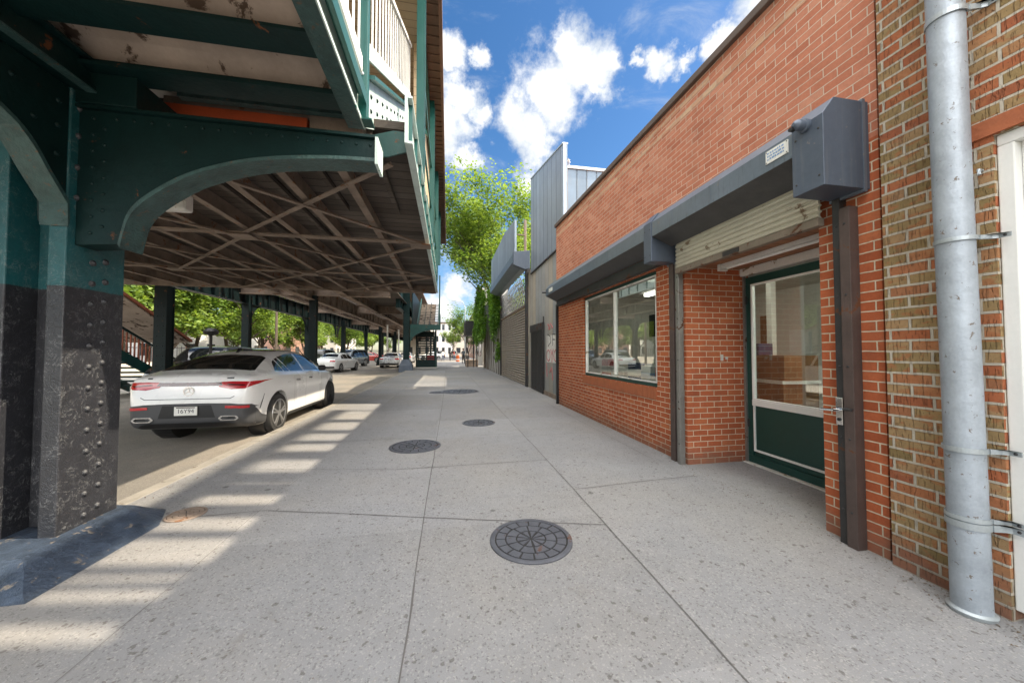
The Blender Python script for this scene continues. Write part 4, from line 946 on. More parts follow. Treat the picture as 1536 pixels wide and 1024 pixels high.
m = MB(); m.prism([(-1.35,3.33),(-.60,3.33),(-.42,3.40),(-.42,3.60),(-.55,3.60)], 1, 3.56, 3.58); m.build('corner_plate', M['teal'], st)
# outer edge of the wide floor
m = MB(); m.box(-.42,-.395,3.40,12.1,3.40,3.86); m.box(-.394,-.345,3.40,12.1,3.395,3.42); m.box(-.394,-.35,3.40,12.1,3.84,3.862); oe = m.build('outer_beam', M['pale_steel'], st)
for k in range(16): m = MB(); m.box(-.394,-.36,3.5+k*.56,3.53+k*.56,3.421,3.839); m.build('stiffener', M['teal_bright'], oe)
# wall boards, canopy posts, ceiling and eave
m = MB(); m.box(-.70,-.62,7.0,12.0,3.88,7.55); m.build('side_wall', M['siding'], st)
m = MB(); m.box(-4.8,-.50,.5,18.6,7.60,7.66); m.build('canopy_ceiling', M['soffit'], st)
m = MB()
for k in range(92): m.box(-.495,-.20,-.5+k*.215,-.44+k*.215,7.575,7.60)
m.box(-.50,-.20,-1,20.3,7.601,7.64); ev = m.build('eave_ribs', M['eave'], st)
m = MB(); m.box(-.199,-.135,-1,20.3,7.50,7.72); m.build('eave_board', M['eave'], st)
m = MB(); m.box(-5.5,-.15,-1,20.3,7.722,7.80); m.build('canopy_roof', M['eave'], st)
for y in (5.1,8.6,12.0,15.5):
    m = MB(); m.box(-.47,-.36,y,y+.09,3.87 if y < 12.2 else 5.2,7.58); m.box(-.355,-.345,y+.02,y+.07,3.87 if y < 12.2 else 5.2,7.5); p_ = m.build('canopy_post', M['teal_bright'], st)
    m = MB(); m.beam((-.42,y+.045,6.6),(-1.1,y+.045,7.55),.07,.07); m.build('brace', M['teal_bright'], p_)
m = MB(); m.box(-.55,-.47,.5,18.6,7.36,7.585); m.build('eave_beam', M['teal_bright'], st)
m = MB(); m.box(-.44,-.41,5.19,12,4.9,4.98); m.box(-.44,-.41,5.19,12,5.9,5.98); m.box(-.45,-.42,7.0,12,4.0,4.5); m.build('side_rail', M['teal_bright'], st)
# lamp box and pipe under the boards
t = thing('hanging_sign_box', 'white sheet metal box fixed under the boarded floor behind the bracket arch', 'sign box', (-3.2,4.6,3.2))
m = MB(); m.box(-3.12,-2.80,4.3,4.42,2.93,3.13); m.build('box', M['white_worn'], t, bevel=.03); m = MB(); m.tube([(-3.05,4.36,3.13),(-3.05,4.36,3.5)], .015); m.tube([(-2.87,4.36,3.13),(-2.87,4.36,3.5)], .015); m.build('hanger', M['dark_post'], t)

# ------------------------------------------------------------------ the elevated line beyond: columns, girders, ties, platform wall
ln = thing('elevated_line', 'rusty and green elevated railway on columns running away over the street', 'elevated railway', (-7,60,0))
cols = [(-8.55,12.35,3.4,'h'),(-10.3,20.2,4.3,''),(-10.3,28.2,4.3,''),(-6.9,19.6,4.3,'h'),(-9.7,35.0,4.3,''),(-10.2,46.5,4.3,''),(-7.3,40.0,4.3,''),(-10.0,56.5,4.3,''),(-6.95,48.5,4.3,''),(-3.05,26.8,5.9,'f'),(-3.05,64,4.3,''),(-3.05,80,4.3,''),(-6.95,66,4.3,''),(-10.1,68,4.3,''),(-10.1,84,4.3,''),(-6.95,84,4.3,'')]
CL = {(-8.55,12.35):'dark column holding the far left corner of the boarded floor', (-10.3,20.2):'dark column on the far row carrying the left end of the rounded arch', (-10.3,28.2):'dark column at the right end of the rounded arch', (-6.9,19.6):'black column just above the bonnet of the white coupe', (-9.7,35.0):'column behind the second white car', (-10.2,46.5):'thin far column left of the white sedan', (-7.3,40.0):'column behind the roof of the white sedan', (-3.05,26.8):'green column with a flared base on the kerb beside the street stair'}
for x, y, h, kind in cols:
    lab = CL.get((x,y), 'distant column of the elevated line about %d metres up the street, %s' % (y, 'kerb row' if x > -4 else ('middle row' if x > -8 else 'far row')))
    c_ = thing('steel_column', lab, 'column', (x,y,-.14), 'columns of the elevated line')
    s_ = h+.14
    q_ = .165 if kind != 'f' else .21; e_ = q_*.97
    m = MB(); m.box(-q_,q_,-e_,-e_+.035,.02,s_); m.box(-q_,q_,e_-.035,e_,.02,s_); m.box(-q_+.02,-q_+.04,-e_+.0351,e_-.0351,.02,s_); m.box(q_-.04,q_-.02,-e_+.0351,e_-.0351,.02,s_); m.box(-.02,.02,-e_+.0351,e_-.0351,.02,s_)
    m.build('shaft', M['far_column' if kind != 'f' else 'dark_teal'], c_, world=False)
    f_ = .5 if kind == 'f' else .36
    m = MB()
    rings_ = [[m.bm.verts.new((sx*w_,sy*w_,z_)) for sx, sy in ((-1,-1),(1,-1),(1,1),(-1,1))] for w_, z_ in ((f_,0),(f_*.92,.5),(q_+.015,.95))]
    for P_, Q_ in zip(rings_, rings_[1:]):
        for i in range(4): m.bm.faces.new([P_[i],P_[(i+1)%4],Q_[(i+1)%4],Q_[i]])
    m.bm.faces.new(rings_[0][::-1]); m.bm.faces.new(rings_[-1])
    m.build('base', M['far_column'] if kind != 'f' else M['hood_end'], c_, world=False, bevel=.02)
    if kind == 'h':
        zs_ = [1.1+.3*k for k in range(int((s_-1)/.3)-1)]
        rivets('rivet', [(q,-e_,z) for z in zs_ for q in (-.08,.08)], .02, 1, -1, M['far_column'], c_, 6, world=False)
def girder(x, y0, y1, z0=4.05, z1=4.85, mat='dark_teal', w=.16):
    m = MB(); m.box(x-.02,x+.02,y0,y1,z0+.03,z1-.03); m.box(x-w,x+w,y0,y1,z0,z0+.028); m.box(x-w,x+w,y0,y1,z1-.028,z1)
    y = y0
    while y < y1: m.box(x-w*.8,x-.021,y,y+.05,z0+.03,z1-.03); m.box(x+.021,x+w*.8,y,y+.05,z0+.03,z1-.03); y += 1.2
    return m.build('track_girder', M[mat], ln)
girder(-10.3,12.6,120,3.85,4.75,'far_column'); girder(-8.6,12.6,120,4.35,4.95,'rust_steel'); girder(-6.95,12.6,120,4.05,4.85,'rust_steel'); girder(-5.4,12.6,120,4.35,4.95,'rust_steel'); girder(-3.3,24,120,4.3,4.95)
def ogive(x, ya, yb, z):   # rounded arch plates between two columns along the street
    n = 14; r = 1.15; P = []
    for k in range(n+1):
        a = math.pi/2*k/n; P.append((ya+r-r*math.cos(a)*1.0, z-r+r*math.sin(a)))
    for k in range(n+1):
        a = math.pi/2*(1-k/n); P.append((yb-r+r*math.cos(a), z-r+r*math.sin(a)))
    m = MB(); m.prism(P+[(yb,z+.05),(ya,z+.05)], 0, x-.06, x+.06); return m.build('arch_plate', M['far_column'], ln)
ogive(-10.3,20.45,27.95,3.84); ogive(-10.3,28.45,34.8,3.84); ogive(-10.3,35.3,46.2,3.84); ogive(-10.3,46.8,56.2,3.84)
for y in (19.6,28.2,40,48.5,56.5,66,75,84,95):
    m = MB(); m.box(-10.6,-3.1,y-.15,y+.15,4.30,4.33); m.box(-10.6,-3.1,y-.02,y+.02,4.331,4.90); m.box(-10.6,-3.1,y-.15,y+.15,4.901,4.925) ; m.build('cross_girder', M['rust_steel'], ln)
tie = None
for k in range(66):
    y = 13.0+k*.72
    if tie is None:
        m = MB(); m.box(-10.9,-3.2,-.11,.11,4.96,5.12); tie = m.build('tie', M['deck'], ln, world=False); tie.data.transform(Matrix.Translation((7,0,0))); o_ = tie
    else: o_ = tie.copy(); COL.objects.link(o_)
    o_.location = (0, y-60, 0); 
m = MB()
for x in (-9.6,-8.2,-6.2,-4.8): m.box(x-.04,x+.04,12.5,120,5.125,5.27)
m.build('rail', M['rust_steel'], ln)
m = MB(); m.box(-10.95,-4.6,61,120,4.97,5.1); m.build('far_deck', M['deck'], ln)
random.seed(21)
k = 0; y = 13.2
while y < 75:
    w = 2.3; m = MB(); m.box(-10.86,-10.80,y,y+w-.12,5.15,5.9 if k%4 else 6.4); m.build('parapet_panel', M['teal'] if k%3 else M['rust_steel'], ln)
    y += w*(1 if k%3 else 2.2); k += 1
y = 14; k = 0
while y < 72:
    w = 2.6; m = MB(); m.box(-4.35,-4.28,y,y+w-.3,4.98,7.2); m.build('windscreen_panel', M['teal_bright'] if k%2 else M['teal'], ln)
    m = MB(); m.box(-4.24,-4.16,y+w-.28,y+w-.12,4.98,7.4); m.build('windscreen_post', M['teal_bright'], ln)
    y += w; k += 1
m = MB(); m.box(-5.2,-3.0,13.2,76,4.90,4.955); m.build('platform_boards', M['deck'], ln)
m = MB(); m.box(-6.2,-2.6,13.0,76,7.4,7.55); m.build('platform_roof', M['eave'], ln)
# white drain pipes on two far columns
for x, y, lab in ((-6.55,39.9,'white drain pipe beside the column behind the white sedan'),(-6.5,48.4,'white drain pipe on the next column past the white sedan')):
    m = MB(); m.tube([(x,y,-.14),(x,y,4.3)], .09, 10); tag(m.build('drain_pipe', M['white_worn'], smooth=True), lab, 'pipe', 'white drain pipes under the line')

# ------------------------------------------------------------------ street stair under the far end
ss = thing('street_stair', 'dark green roofed street stair with slatted risers beyond the flared column', 'stair', (-1.7,29,0))
m = MB(); m.box(-2.75,-.60,26.9,29.6,3.18,3.30); m.box(-2.8,-.55,26.82,26.9,3.0,3.42); m.build('landing', M['teal'], ss)
m = MB(); ap = [(-2.8,1.9)]+[(-2.8+1.5*math.sin(math.pi/2*k/10), 1.9+1.1*(1-math.cos(math.pi/2*k/10))) for k in range(1,11)]+[(-.8,3.0)]; m.prism(ap+[(-.8,3.001),(-2.8,3.001)] if False else [(-2.8,1.9)]+[(-2.8+1.7*(1-math.cos(math.pi/2*k/10)), 1.9+1.1*math.sin(math.pi/2*k/10)) for k in range(1,11)]+[(-2.8,3.0)], 1, 26.84, 26.98); m.build('bracket', M['teal'], ss)
for k in range(15):
    z = 3.35+k*.172; m = MB(); m.box(-2.42,-.86,29.6+k*.27,29.88+k*.27,z+.05,z+.08); m.build('tread', M['deck'], ss)
    m = MB(); m.box(-2.42,-1.12,29.6+k*.27,29.62+k*.27,z-.06,z+.045); m.build('riser', M['vault'], ss)
for x in (-2.5,-.84):
    m = MB(); m.prism([(29.5,3.2),(33.8,5.9),(33.8,6.4),(29.5,3.7)], 0, x-.03, x+.03); m.build('stringer', M['teal'], ss)
for x in (-1.98,-1.55): m = MB(); m.prism([(29.5,3.25),(33.8,5.95),(33.8,6.05),(29.5,3.35)], 0, x-.025, x+.025); m.build('stringer', M['dark_teal'], ss)
m = MB(); m.box(-2.7,-2.62,26.95,34,3.3,6.0); m.build('side_screen', M['dark_teal'], ss)
m = MB(); m.box(-.68,-.62,26.95,29.7,3.3,4.4); m.box(-.70,-.60,26.9,27.0,3.3,7.2); m.build('outer_screen', M['teal'], ss)
for k in range(17):
    z = .05+k*.178; y = 32.6-k*.19
    m = MB(); m.box(-2.35,-1.12,y-.28,y,z+.10,z+.13); m.build('tread', M['dark_teal'], ss)
m = MB(); m.box(-2.55,-1.0,28.9,28.98,.0,.72); m.box(-2.55,-2.42,28.9,28.98,.72,3.0); m.box(-1.1,-1.0,28.9,28.98,.72,3.0); m.box(-1.75,-1.66,28.9,28.98,.72,2.6)
m.box(-2.41,-1.11,28.9,28.98,2.55,3.0); m.build('back_frame', M['dark_teal'], ss)
for k in range(9):
    m = MB(); z = .80+k*.195; m.box(-2.41,-1.11,28.91,28.97,z,z+.085); m.build('back_slat', M['dark_teal'], ss)
for x in (-2.6,-1.02): m = MB(); m.prism([(28.9,3.15),(32.9,0),(32.9,.5),(29.3,3.15)], 0, x-.03, x+.03); m.build('stringer', M['teal'], ss)
m = MB(); m.box(-1.0,-.92,28.9,29.1,0,3.1); m.build('corner_post', M['teal'], ss)
m = MB(); m.box(-2.7,-.85,28.85,29.0,.0,.12); m.build('kerb_block', M['concrete_wall'], ss)
m = MB(); m.box(-2.2,-1.3,36,36.5,0,.9); tag(m.build('news_box', M['red_cloth'], bevel=.03), 'red box glimpsed through the slats of the street stair', 'box')
# roofed stair on the left across the road
ls = thing('entrance_stair', 'green entrance stair with a red brown sloping roof at the left behind the near column', 'stair', (-10.4,13.5,0))
m = MB(); m.prism([(11.2,3.74),(15.4,1.75),(15.4,1.83),(11.2,3.82)], 0, -11.9, -9.70); m.build('roof', M['roof_red'], ls)
m = MB(); m.prism([(11.2,3.69),(15.35,1.722),(15.35,1.748),(11.2,3.737)], 0, -11.85, -9.76); m.build('roof_lining', M['vault'], ls)
m = MB(); m.prism([(12.3,3.18),(15.3,1.78),(15.3,1.9),(12.3,2.2)] if False else [(12.3,3.2),(15.2,1.83),(15.2,1.75),(12.3,2.1)], 0, -11.8, -11.76); m.build('gable_panel', M['pale_wall'], ls)
for k in range(9):
    m = MB(); m.box(-11.6,-10.0,12.5+k*.3,12.82+k*.3,1.5-k*.17,1.55-k*.17); m.build('tread', M['dark_teal'], ls)
for x in (-10.0,-11.65):
    m = MB(); m.prism([(12.3,1.35),(15.3,-.1),(15.3,.2),(12.3,1.7)], 0, x-.03, x+.03); m.build('stringer', M['teal'], ls)
    m = MB(); m.prism([(12.3,2.35),(15.3,.95),(15.3,1.0),(12.3,2.42)], 0, x-.025, x+.025); m.build('handrail', M['dark_teal'], ls)
for k in range(20):
    y = 12.4+k*.145; z = 1.55-(y-12.3)*.483; m = MB(); m.box(-10.015,-9.985,y,y+.035,z+.08,z+.78); m.build('baluster', M['roof_red'], ls)
for x, y in ((-9.85,12.3),(-11.8,12.3),(-9.85,14.0)):
    m = MB(); m.box(x-.05,x+.05,y-.05,y+.05,-.14,3.2-(y-12.2)*.47); m.build('post', M['teal'], ls)
# ------------------------------------------------------------------ cars (length along +Y from the tail, wheels on z = 0)
def interp(tab, s):
    # smooth (Catmull-Rom like, clamped) interpolation of a table of (s, value)
    if s <= tab[0][0]: return tab[0][1]
    if s >= tab[-1][0]: return tab[-1][1]
    for i in range(len(tab)-1):
        if tab[i][0] <= s <= tab[i+1][0]:
            x0, y0 = tab[i]; x1, y1 = tab[i+1]; h = x1-x0
            ms = []
            for j in (i, i+1):
                if 0 < j < len(tab)-1:
                    d0 = (tab[j][1]-tab[j-1][1])/(tab[j][0]-tab[j-1][0]); d1 = (tab[j+1][1]-tab[j][1])/(tab[j+1][0]-tab[j][0])
                    ms.append(0 if d0*d1 <= 0 else 2*d0*d1/(d0+d1))
                else: ms.append((tab[min(j+1,len(tab)-1)][1]-tab[max(j-1,0)][1])/max(1e-6,tab[min(j+1,len(tab)-1)][0]-tab[max(j-1,0)][0]))
            t = (s-x0)/h
            return (2*t**3-3*t**2+1)*y0+(t**3-2*t**2+t)*h*ms[0]+(-2*t**3+3*t**2)*y1+(t**3-t**2)*h*ms[1]
def car_body(P):
    L = P['L']; ss = sorted({*P['knots'], *[L*k/38 for k in range(39)]})
    bm = bmesh.new(); rings = []
    for s in ss:
        top = interp(P['top'], s); belt = min(interp(P['belt'], s), top-.035); w = interp(P['w'], s); wr = min(interp(P['wr'], s), w*.93); zb = interp(P['zb'], s)
        crown = .045
        half = [(0, top), (wr*.45, top-crown*.12), (wr*.8, top-crown*.5), (wr, top-crown)]
        zr = max(top-crown, belt+.012); half[3] = (wr, zr)
        xb = w*.945
        half += [(wr+(xb-wr)*.34+.012, zr+(belt-zr)*.34), (wr+(xb-wr)*.7+.010, zr+(belt-zr)*.7), (xb, belt)]
        mid = zb+(belt-zb)*.55
        half += [(w*.982, belt-.045), (w, belt-.17 if belt-.17 > mid else mid+.02), (w*.992, mid), (w*.975, zb+(belt-zb)*.30), (w*.985, zb+.10), (w*.94, zb+.015), (w*.72, zb), (0, zb)]
        ring = [bm.verts.new((x, s, z)) for x, z in half] + [bm.verts.new((-x, s, z)) for x, z in half[-2:0:-1]]
        rings.append(ring)
    n = len(rings[0])
    for a, b in zip(rings, rings[1:]):
        for k in range(n): bm.faces.new([a[k], a[(k+1)%n], b[(k+1)%n], b[k]])
    bm.faces.new(rings[0][::-1]); bm.faces.new(rings[-1])
    bmesh.ops.recalc_face_normals(bm, faces=bm.faces)
    me = bpy.data.meshes.new('body'); bm.to_mesh(me); bm.free()
    o = bpy.data.objects.new('body', me); COL.objects.link(o)
    sd = o.modifiers.new('s', 'SUBSURF'); sd.levels = 1; sd.render_levels = 1
    cutters = []
    for s in P['axles']:
        for sg in (1,-1):
            c = MB(); c.lathe([(P['R']*1.13, sg*.60),(P['R']*1.13, sg*1.3)], (0,s,P['R']+.01), 0, 40)
            co_ = c.build('cutter', M['black_plastic'], None); cutters.append(co_)
            b = o.modifiers.new('b', 'BOOLEAN'); b.operation = 'DIFFERENCE'; b.solver = 'EXACT'; b.object = co_
    dg = bpy.context.evaluated_depsgraph_get(); me2 = bpy.data.meshes.new_from_object(o.evaluated_get(dg))
    o.modifiers.clear(); o.data = me2; me2.name = 'body'
    for c in cutters: bpy.data.objects.remove(c, do_unlink=True)
    me2.polygons.foreach_set('use_smooth', [True]*len(me2.polygons)); me2.set_sharp_from_angle(angle=R(38))
    bm = bmesh.new(); bm.from_mesh(me2); bvh = BVHTree.FromBMesh(bm); bm.free()
    return o, bvh
def decal(name, bvh, poly, ax, sgn, mat, parent, off=.006, step=.06, smooth=True, thick=0, eps=.0):
    """polygon in the plane across axis ax, laid onto the body from the side sgn"""
    bm = bmesh.new()
    def to3(p): q = list(p); q.insert(ax, 0.); return q
    f = bm.faces.new([bm.verts.new(to3(p)) for p in poly])
    oth = [i for i in range(3) if i != ax]
    for k_, i in enumerate(oth):
        lo = min(p[k_] for p in poly); hi = max(p[k_] for p in poly); n = int((hi-lo)/step)
        for q in range(1, n+1):
            co = [0,0,0]; co[i] = lo+(hi-lo)*q/(n+1); no = [0,0,0]; no[i] = 1
            bmesh.ops.bisect_plane(bm, geom=bm.verts[:]+bm.edges[:]+bm.faces[:], plane_co=co, plane_no=no)
    bad = []
    for v in bm.verts:
        o = v.co.copy(); o[ax] = sgn*12.; d = Vector((0,0,0)); d[ax] = -sgn
        hit, nrm, idx, dist = bvh.ray_cast(o, d)
        if hit is None: bad.append(v); continue
        if nrm[ax]*sgn < 0: nrm = -nrm
        v.co = hit + nrm*off
    if bad: bmesh.ops.delete(bm, geom=bad, context='VERTS')
    for f in bm.faces:
        f.normal_update()
        if f.normal[ax]*sgn < 0: f.normal_flip()
    if thick: bmesh.ops.solidify(bm, geom=bm.faces[:], thickness=thick)
    me = bpy.data.meshes.new(name); bm.to_mesh(me); bm.free()
    if smooth: me.polygons.foreach_set('use_smooth', [True]*len(me.polygons)); me.set_sharp_from_angle(angle=R(40))
    me.materials.append(M[mat]); o = bpy.data.objects.new(name, me); COL.objects.link(o); o.parent = parent
    return o
def wheel(parent, x, y, r, sg, spokes=5, w=.225, dark=False):
    t = MB(); t.lathe([(r*.70, sg*.0),(r*.93, sg*.005),(r*.985, sg*-.02),(r, sg*-.06),(r, sg*-(w-.06)),(r*.97, sg*-(w-.02)),(r*.9, sg*-w)], (x,y,r), 0, 40)
    ty = t.build('wheel', M['tyre'], parent, smooth=True, world=False, sharp=50)
    t = MB(); t.lathe([(r*.715, sg*.004),(r*.70, sg*-.012),(r*.66, sg*-.05),(r*.2, sg*-.055)], (x,y,r), 0, 36); t.build('rim_well', M['rim_dark'], ty, smooth=True, world=False)
    t = MB(); t.lathe([(r*.725, sg*.003),(r*.715, sg*.010),(r*.665, sg*.008),(r*.655, sg*-.006)], (x,y,r), 0, 40)
    for k in range(spokes):
        a = 2*math.pi*k/spokes+.3
        for da in (-.14,.14):
            c0 = (x+sg*.004, y+math.cos(a+da*.6)*r*.12, r+math.sin(a+da*.6)*r*.12); c1 = (x+sg*.0, y+math.cos(a+da)*r*.68, r+math.sin(a+da)*r*.68)
            t.beam(c0, c1, .030, .026, (sg,0,0))
    t.lathe([(r*.16, sg*-.02),(r*.16, sg*.012),(r*.11, sg*.018)], (x,y,r), 0, 20)
    t.build('rim', M['rim_dark' if dark else 'rim'], ty, smooth=True, world=False)
    return ty
COUPE = dict(L=4.74, R=.37, axles=(.93,3.88), knots=(0,.03,.07,.12,.18,.26,.4,4.6,4.68,4.72),
    top=[(0,.74),(.03,.90),(.08,1.06),(.12,1.125),(.17,1.155),(.30,1.185),(.45,1.225),(.8,1.36),(1.2,1.475),(1.7,1.56),(2.2,1.585),(2.65,1.555),(3.0,1.45),(3.3,1.30),(3.55,1.17),(3.8,1.115),(4.2,1.04),(4.5,.93),(4.66,.80),(4.74,.62)],
    belt=[(0,.70),(.05,.92),(.12,1.06),(.2,1.09),(.5,1.14),(1.0,1.13),(2.0,1.08),(3.0,1.05),(3.6,1.03),(4.1,.95),(4.5,.84),(4.74,.58)],
    w=[(0,.70),(.03,.78),(.08,.845),(.18,.895),(.4,.925),(.9,.945),(2.4,.93),(3.8,.94),(4.2,.90),(4.5,.80),(4.66,.68),(4.74,.55)],
    wr=[(0,.60),(.12,.78),(.3,.80),(.5,.74),(1.0,.64),(1.6,.595),(2.3,.60),(2.9,.63),(3.4,.72),(3.8,.78),(4.3,.72),(4.74,.45)],
    zb=[(0,.40),(.06,.33),(.2,.27),(.6,.22),(2.4,.20),(4.2,.21),(4.6,.26),(4.74,.32)])
def text_mesh(txt, size, mat, parent, loc, rot, name='lettering', ext=.001):
    cu = bpy.data.curves.new(name, 'FONT'); cu.body = txt; cu.size = size; cu.align_x = 'CENTER'; cu.align_y = 'CENTER'; cu.extrude = ext
    o = bpy.data.objects.new(name, cu); COL.objects.link(o)
    dg = bpy.context.evaluated_depsgraph_get(); me = bpy.data.meshes.new_from_object(o.evaluated_get(dg)); bpy.data.objects.remove(o, do_unlink=True)
    o = bpy.data.objects.new(name, me); COL.objects.link(o); me.materials.clear(); me.materials.append(M[mat]); o.parent = parent; o.location = loc; o.rotation_euler = rot
    return o
def finish_car(t, P, body_mat, coupe=True):
    o, bvh = car_body(P); o.data.materials.clear(); o.data.materials.append(M[body_mat]); o.parent = t
    # dark linings of the wheel housings
    r = P['R']
    for s in P['axles']:
        for sg in (1,-1):
            m = MB(); m.lathe([(r*1.125, sg*.59),(r*1.125, sg*.84)], (0,s,r+.01), 0, 36); me_ = m.build('wheel_housing', M['black_plastic'], t, world=False)
    return o, bvh
def hole_faces(): pass
# the white coupe at the kerb ---------------------------------------------------
wc = thing('parked_car', 'big white fastback coupe with red tail lamps parked at the kerb in the foreground', 'car', (-4.115,6.45,-.14), 'cars parked under the elevated line')
bo, bv = finish_car(wc, COUPE, 'paint_white')
# wheel housings should only show their inside: take the outer caps away
decal('rear_window', bv, [(-.66,.46),(.66,.46),(.72,.50),(.60,1.12),(.50,1.19),(-.50,1.19),(-.60,1.12),(-.72,.50)], 2, 1, 'car_glass', wc, .004)
decal('windshield', bv, [(-.60,2.74),(.60,2.74),(.74,3.40),(.60,3.46),(-.60,3.46),(-.74,3.40)], 2, 1, 'car_glass', wc, .004)
decal('roof_panel', bv, [(-.46,1.62),(.46,1.62),(.47,2.5),(-.47,2.5)], 2, 1, 'car_glass', wc, .003)
for sg in (1,-1):
    up = lambda s: interp(COUPE['top'], s)-.095
    lo = lambda s: interp(COUPE['belt'], s)+.025
    decal('side_window', bv, [(.92,lo(.92)+.02),(1.22,lo(1.2)),(1.22,up(1.22)-.015),(1.1,up(1.1)-.03)], 0, sg, 'car_glass', wc, .004, .05)
    decal('side_window', bv, [(1.255,lo(1.25)),(1.50,lo(1.5)),(1.38,up(1.38)-.012),(1.255,up(1.25)-.012)], 0, sg, 'car_glass', wc, .004, .05)
    decal('side_window', bv, [(1.535,lo(1.53)),(2.19,lo(2.2)),(2.13,up(2.13)-.005),(1.8,up(1.8)),(1.42,up(1.42)-.008)], 0, sg, 'car_glass', wc, .004, .05)
    decal('side_window', bv, [(2.27,lo(2.27)),(3.16,lo(3.16)),(2.98,up(2.98)-.02),(2.7,up(2.7)-.005),(2.22,up(2.22))], 0, sg, 'car_glass', wc, .004, .05)
    decal('sill_trim', bv, [(1.36,.20),(3.44,.20),(3.44,.30),(1.36,.32)], 0, sg, 'car_trim', wc, .008)
    decal('window_line', bv, [(.90,lo(.9)-.0),(3.2,lo(3.2)-.02),(3.2,lo(3.2)-.002),(1.24,lo(1.24)-.004),(.90,lo(.9)+.018)], 0, sg, 'chrome', wc, .006)
    for y0, y1 in ((1.62,1.65),(2.235,2.238),(3.18,3.183)):
        decal('door_gap', bv, [(y0,.34),(y0+.006,.34),(y0+.006+(.0 if y0 > 2 else .0),lo(y0)-.01),(y0,lo(y0)-.01)], 0, sg, 'car_trim', wc, .0025, .1)
    for y0 in (1.66,2.36):
        decal('door_handle', bv, [(y0,.925),(y0+.20,.915),(y0+.20,.945),(y0,.955)], 0, sg, 'chrome', wc, .022, .05, thick=.012)
    decal('bumper_slot', bv, [(.30,.56),(.325,.55),(.42,.80),(.405,.80)], 0, sg, 'car_trim', wc, .004, .05)
    m = MB(); m.lathe([(.02,0),(.085,.03),(.095,.08),(.085,.15),(.03,.18)], (0,0,0), 0, 14); mr = m.build('wing_mirror', M['black_plastic'], wc, smooth=True, world=False); mr.scale = (sg,.62,.78); mr.location = (sg*.93,2.95,1.13)
    wheel(wc, sg*.935, .93, .37, sg); wheel(wc, sg*.935, 3.88, .37, sg, dark=True)
    decal('tail_lamp', bv, ([(.42,.955),(.60,.915),(.80,.925),(.90,.985),(.93,1.035),(.60,1.04),(.38,1.03)] if sg > 0 else [(-.42,.955),(-.60,.915),(-.80,.925),(-.90,.985),(-.93,1.035),(-.60,1.04),(-.38,1.03)]), 1, -1, 'red_lamp', wc, .006, .03)
    decal('lamp_stripe', bv, [(sg*.52,.985),(sg*.78,.965),(sg*.80,.985),(sg*.54,1.005)], 1, -1, 'dark_lamp', wc, .009, .03)
    decal('reflector', bv, [(sg*.54,.615),(sg*.84,.60),(sg*.84,.645),(sg*.54,.655)], 1, -1, 'red_lamp', wc, .018, .03)
decal('lamp_bar', bv, [(-.46,.975),(.46,.975),(.44,1.03),(-.44,1.03)], 1, -1, 'dark_lamp', wc, .009, .03)
decal('rear_apron', bv, [(-.93,.30),(-.6,.24),(.6,.24),(.93,.30),(.93,.56),(.86,.66),(.6,.69),(.3,.70),(-.3,.70),(-.6,.69),(-.86,.66),(-.93,.56)], 1, -1, 'car_trim', wc, .010, .05)
for sg in (1,-1): decal('rear_apron_side', bv, [(.03,.25),(.50,.20),(.55,.40),(.36,.45),(.22,.58),(.08,.66)], 0, sg, 'car_trim', wc, .008, .05)
decal('diffuser', bv, [(-.70,.34),(.70,.34),(.60,.395),(-.60,.395)], 1, -1, 'black_plastic', wc, .03)
decal('apron_recess', bv, [(-.40,.47),(.40,.47),(.34,.67),(-.34,.67)], 1, -1, 'black_plastic', wc, .012)
for sg in (1,-1):
    m = MB(); cx = sg*.60; P_ = [(cx-.15,.455),(cx-.11,.415),(cx+.11,.415),(cx+.15,.455),(cx+.11,.495),(cx-.11,.495)]; Q_ = [(cx+(x-cx)*.78, .455+(z-.455)*.62) for x, z in P_]
    A_ = [m.bm.verts.new((x,-.022,z)) for x, z in P_]; B_ = [m.bm.verts.new((x,-.022,z)) for x, z in Q_]; D_ = [m.bm.verts.new((x,.06,z)) for x, z in P_]; E_ = [m.bm.verts.new((x,.05,z)) for x, z in Q_]
    for i in range(6):
        j_ = (i+1)%6; m.bm.faces.new([A_[i],A_[j_],B_[j_],B_[i]]); m.bm.faces.new([A_[i],D_[i],D_[j_],A_[j_]]); m.bm.faces.new([B_[i],B_[j_],E_[j_],E_[i]])
    tp = m.build('exhaust_tip', M['chrome'], wc, world=False); m = MB(); m.prism(Q_, 1, .0, .03); m.build('opening', M['black_plastic'], tp, world=False)
m = MB(); m.box(-.16,.16,-.034,-.026,.515,.655); lp = m.build('number_plate', M['plate'], wc, world=False, bevel=.003)
text_mesh('16Y94', .092, 'ink', lp, (0,-.0345,.582), (R(90),0,0), 'plate_number')
m = MB(); m.box(-.13,.13,-.0355,-.0345,.632,.648); m.build('plate_heading', M['brown_post'], lp, world=False)
decal('boot_gap', bv, [(-.66,.80),(-.60,.765),(.60,.765),(.66,.80),(.655,.808),(.595,.775),(-.595,.775),(-.655,.808)], 1, -1, 'car_trim', wc, .002, .05)
hit = bv.ray_cast(Vector((0,-5,.89)), Vector((0,1,0)))[0]; ey = hit.y-.012 if hit else .02
m = MB(); n = 28
for i in range(n):
    a0, a1 = 2*math.pi*i/n, 2*math.pi*(i+1)/n; m.beam((.068*math.cos(a0), ey, .89+.068*math.sin(a0)), (.068*math.cos(a1), ey, .89+.068*math.sin(a1)), .012, .010, (0,1,0))
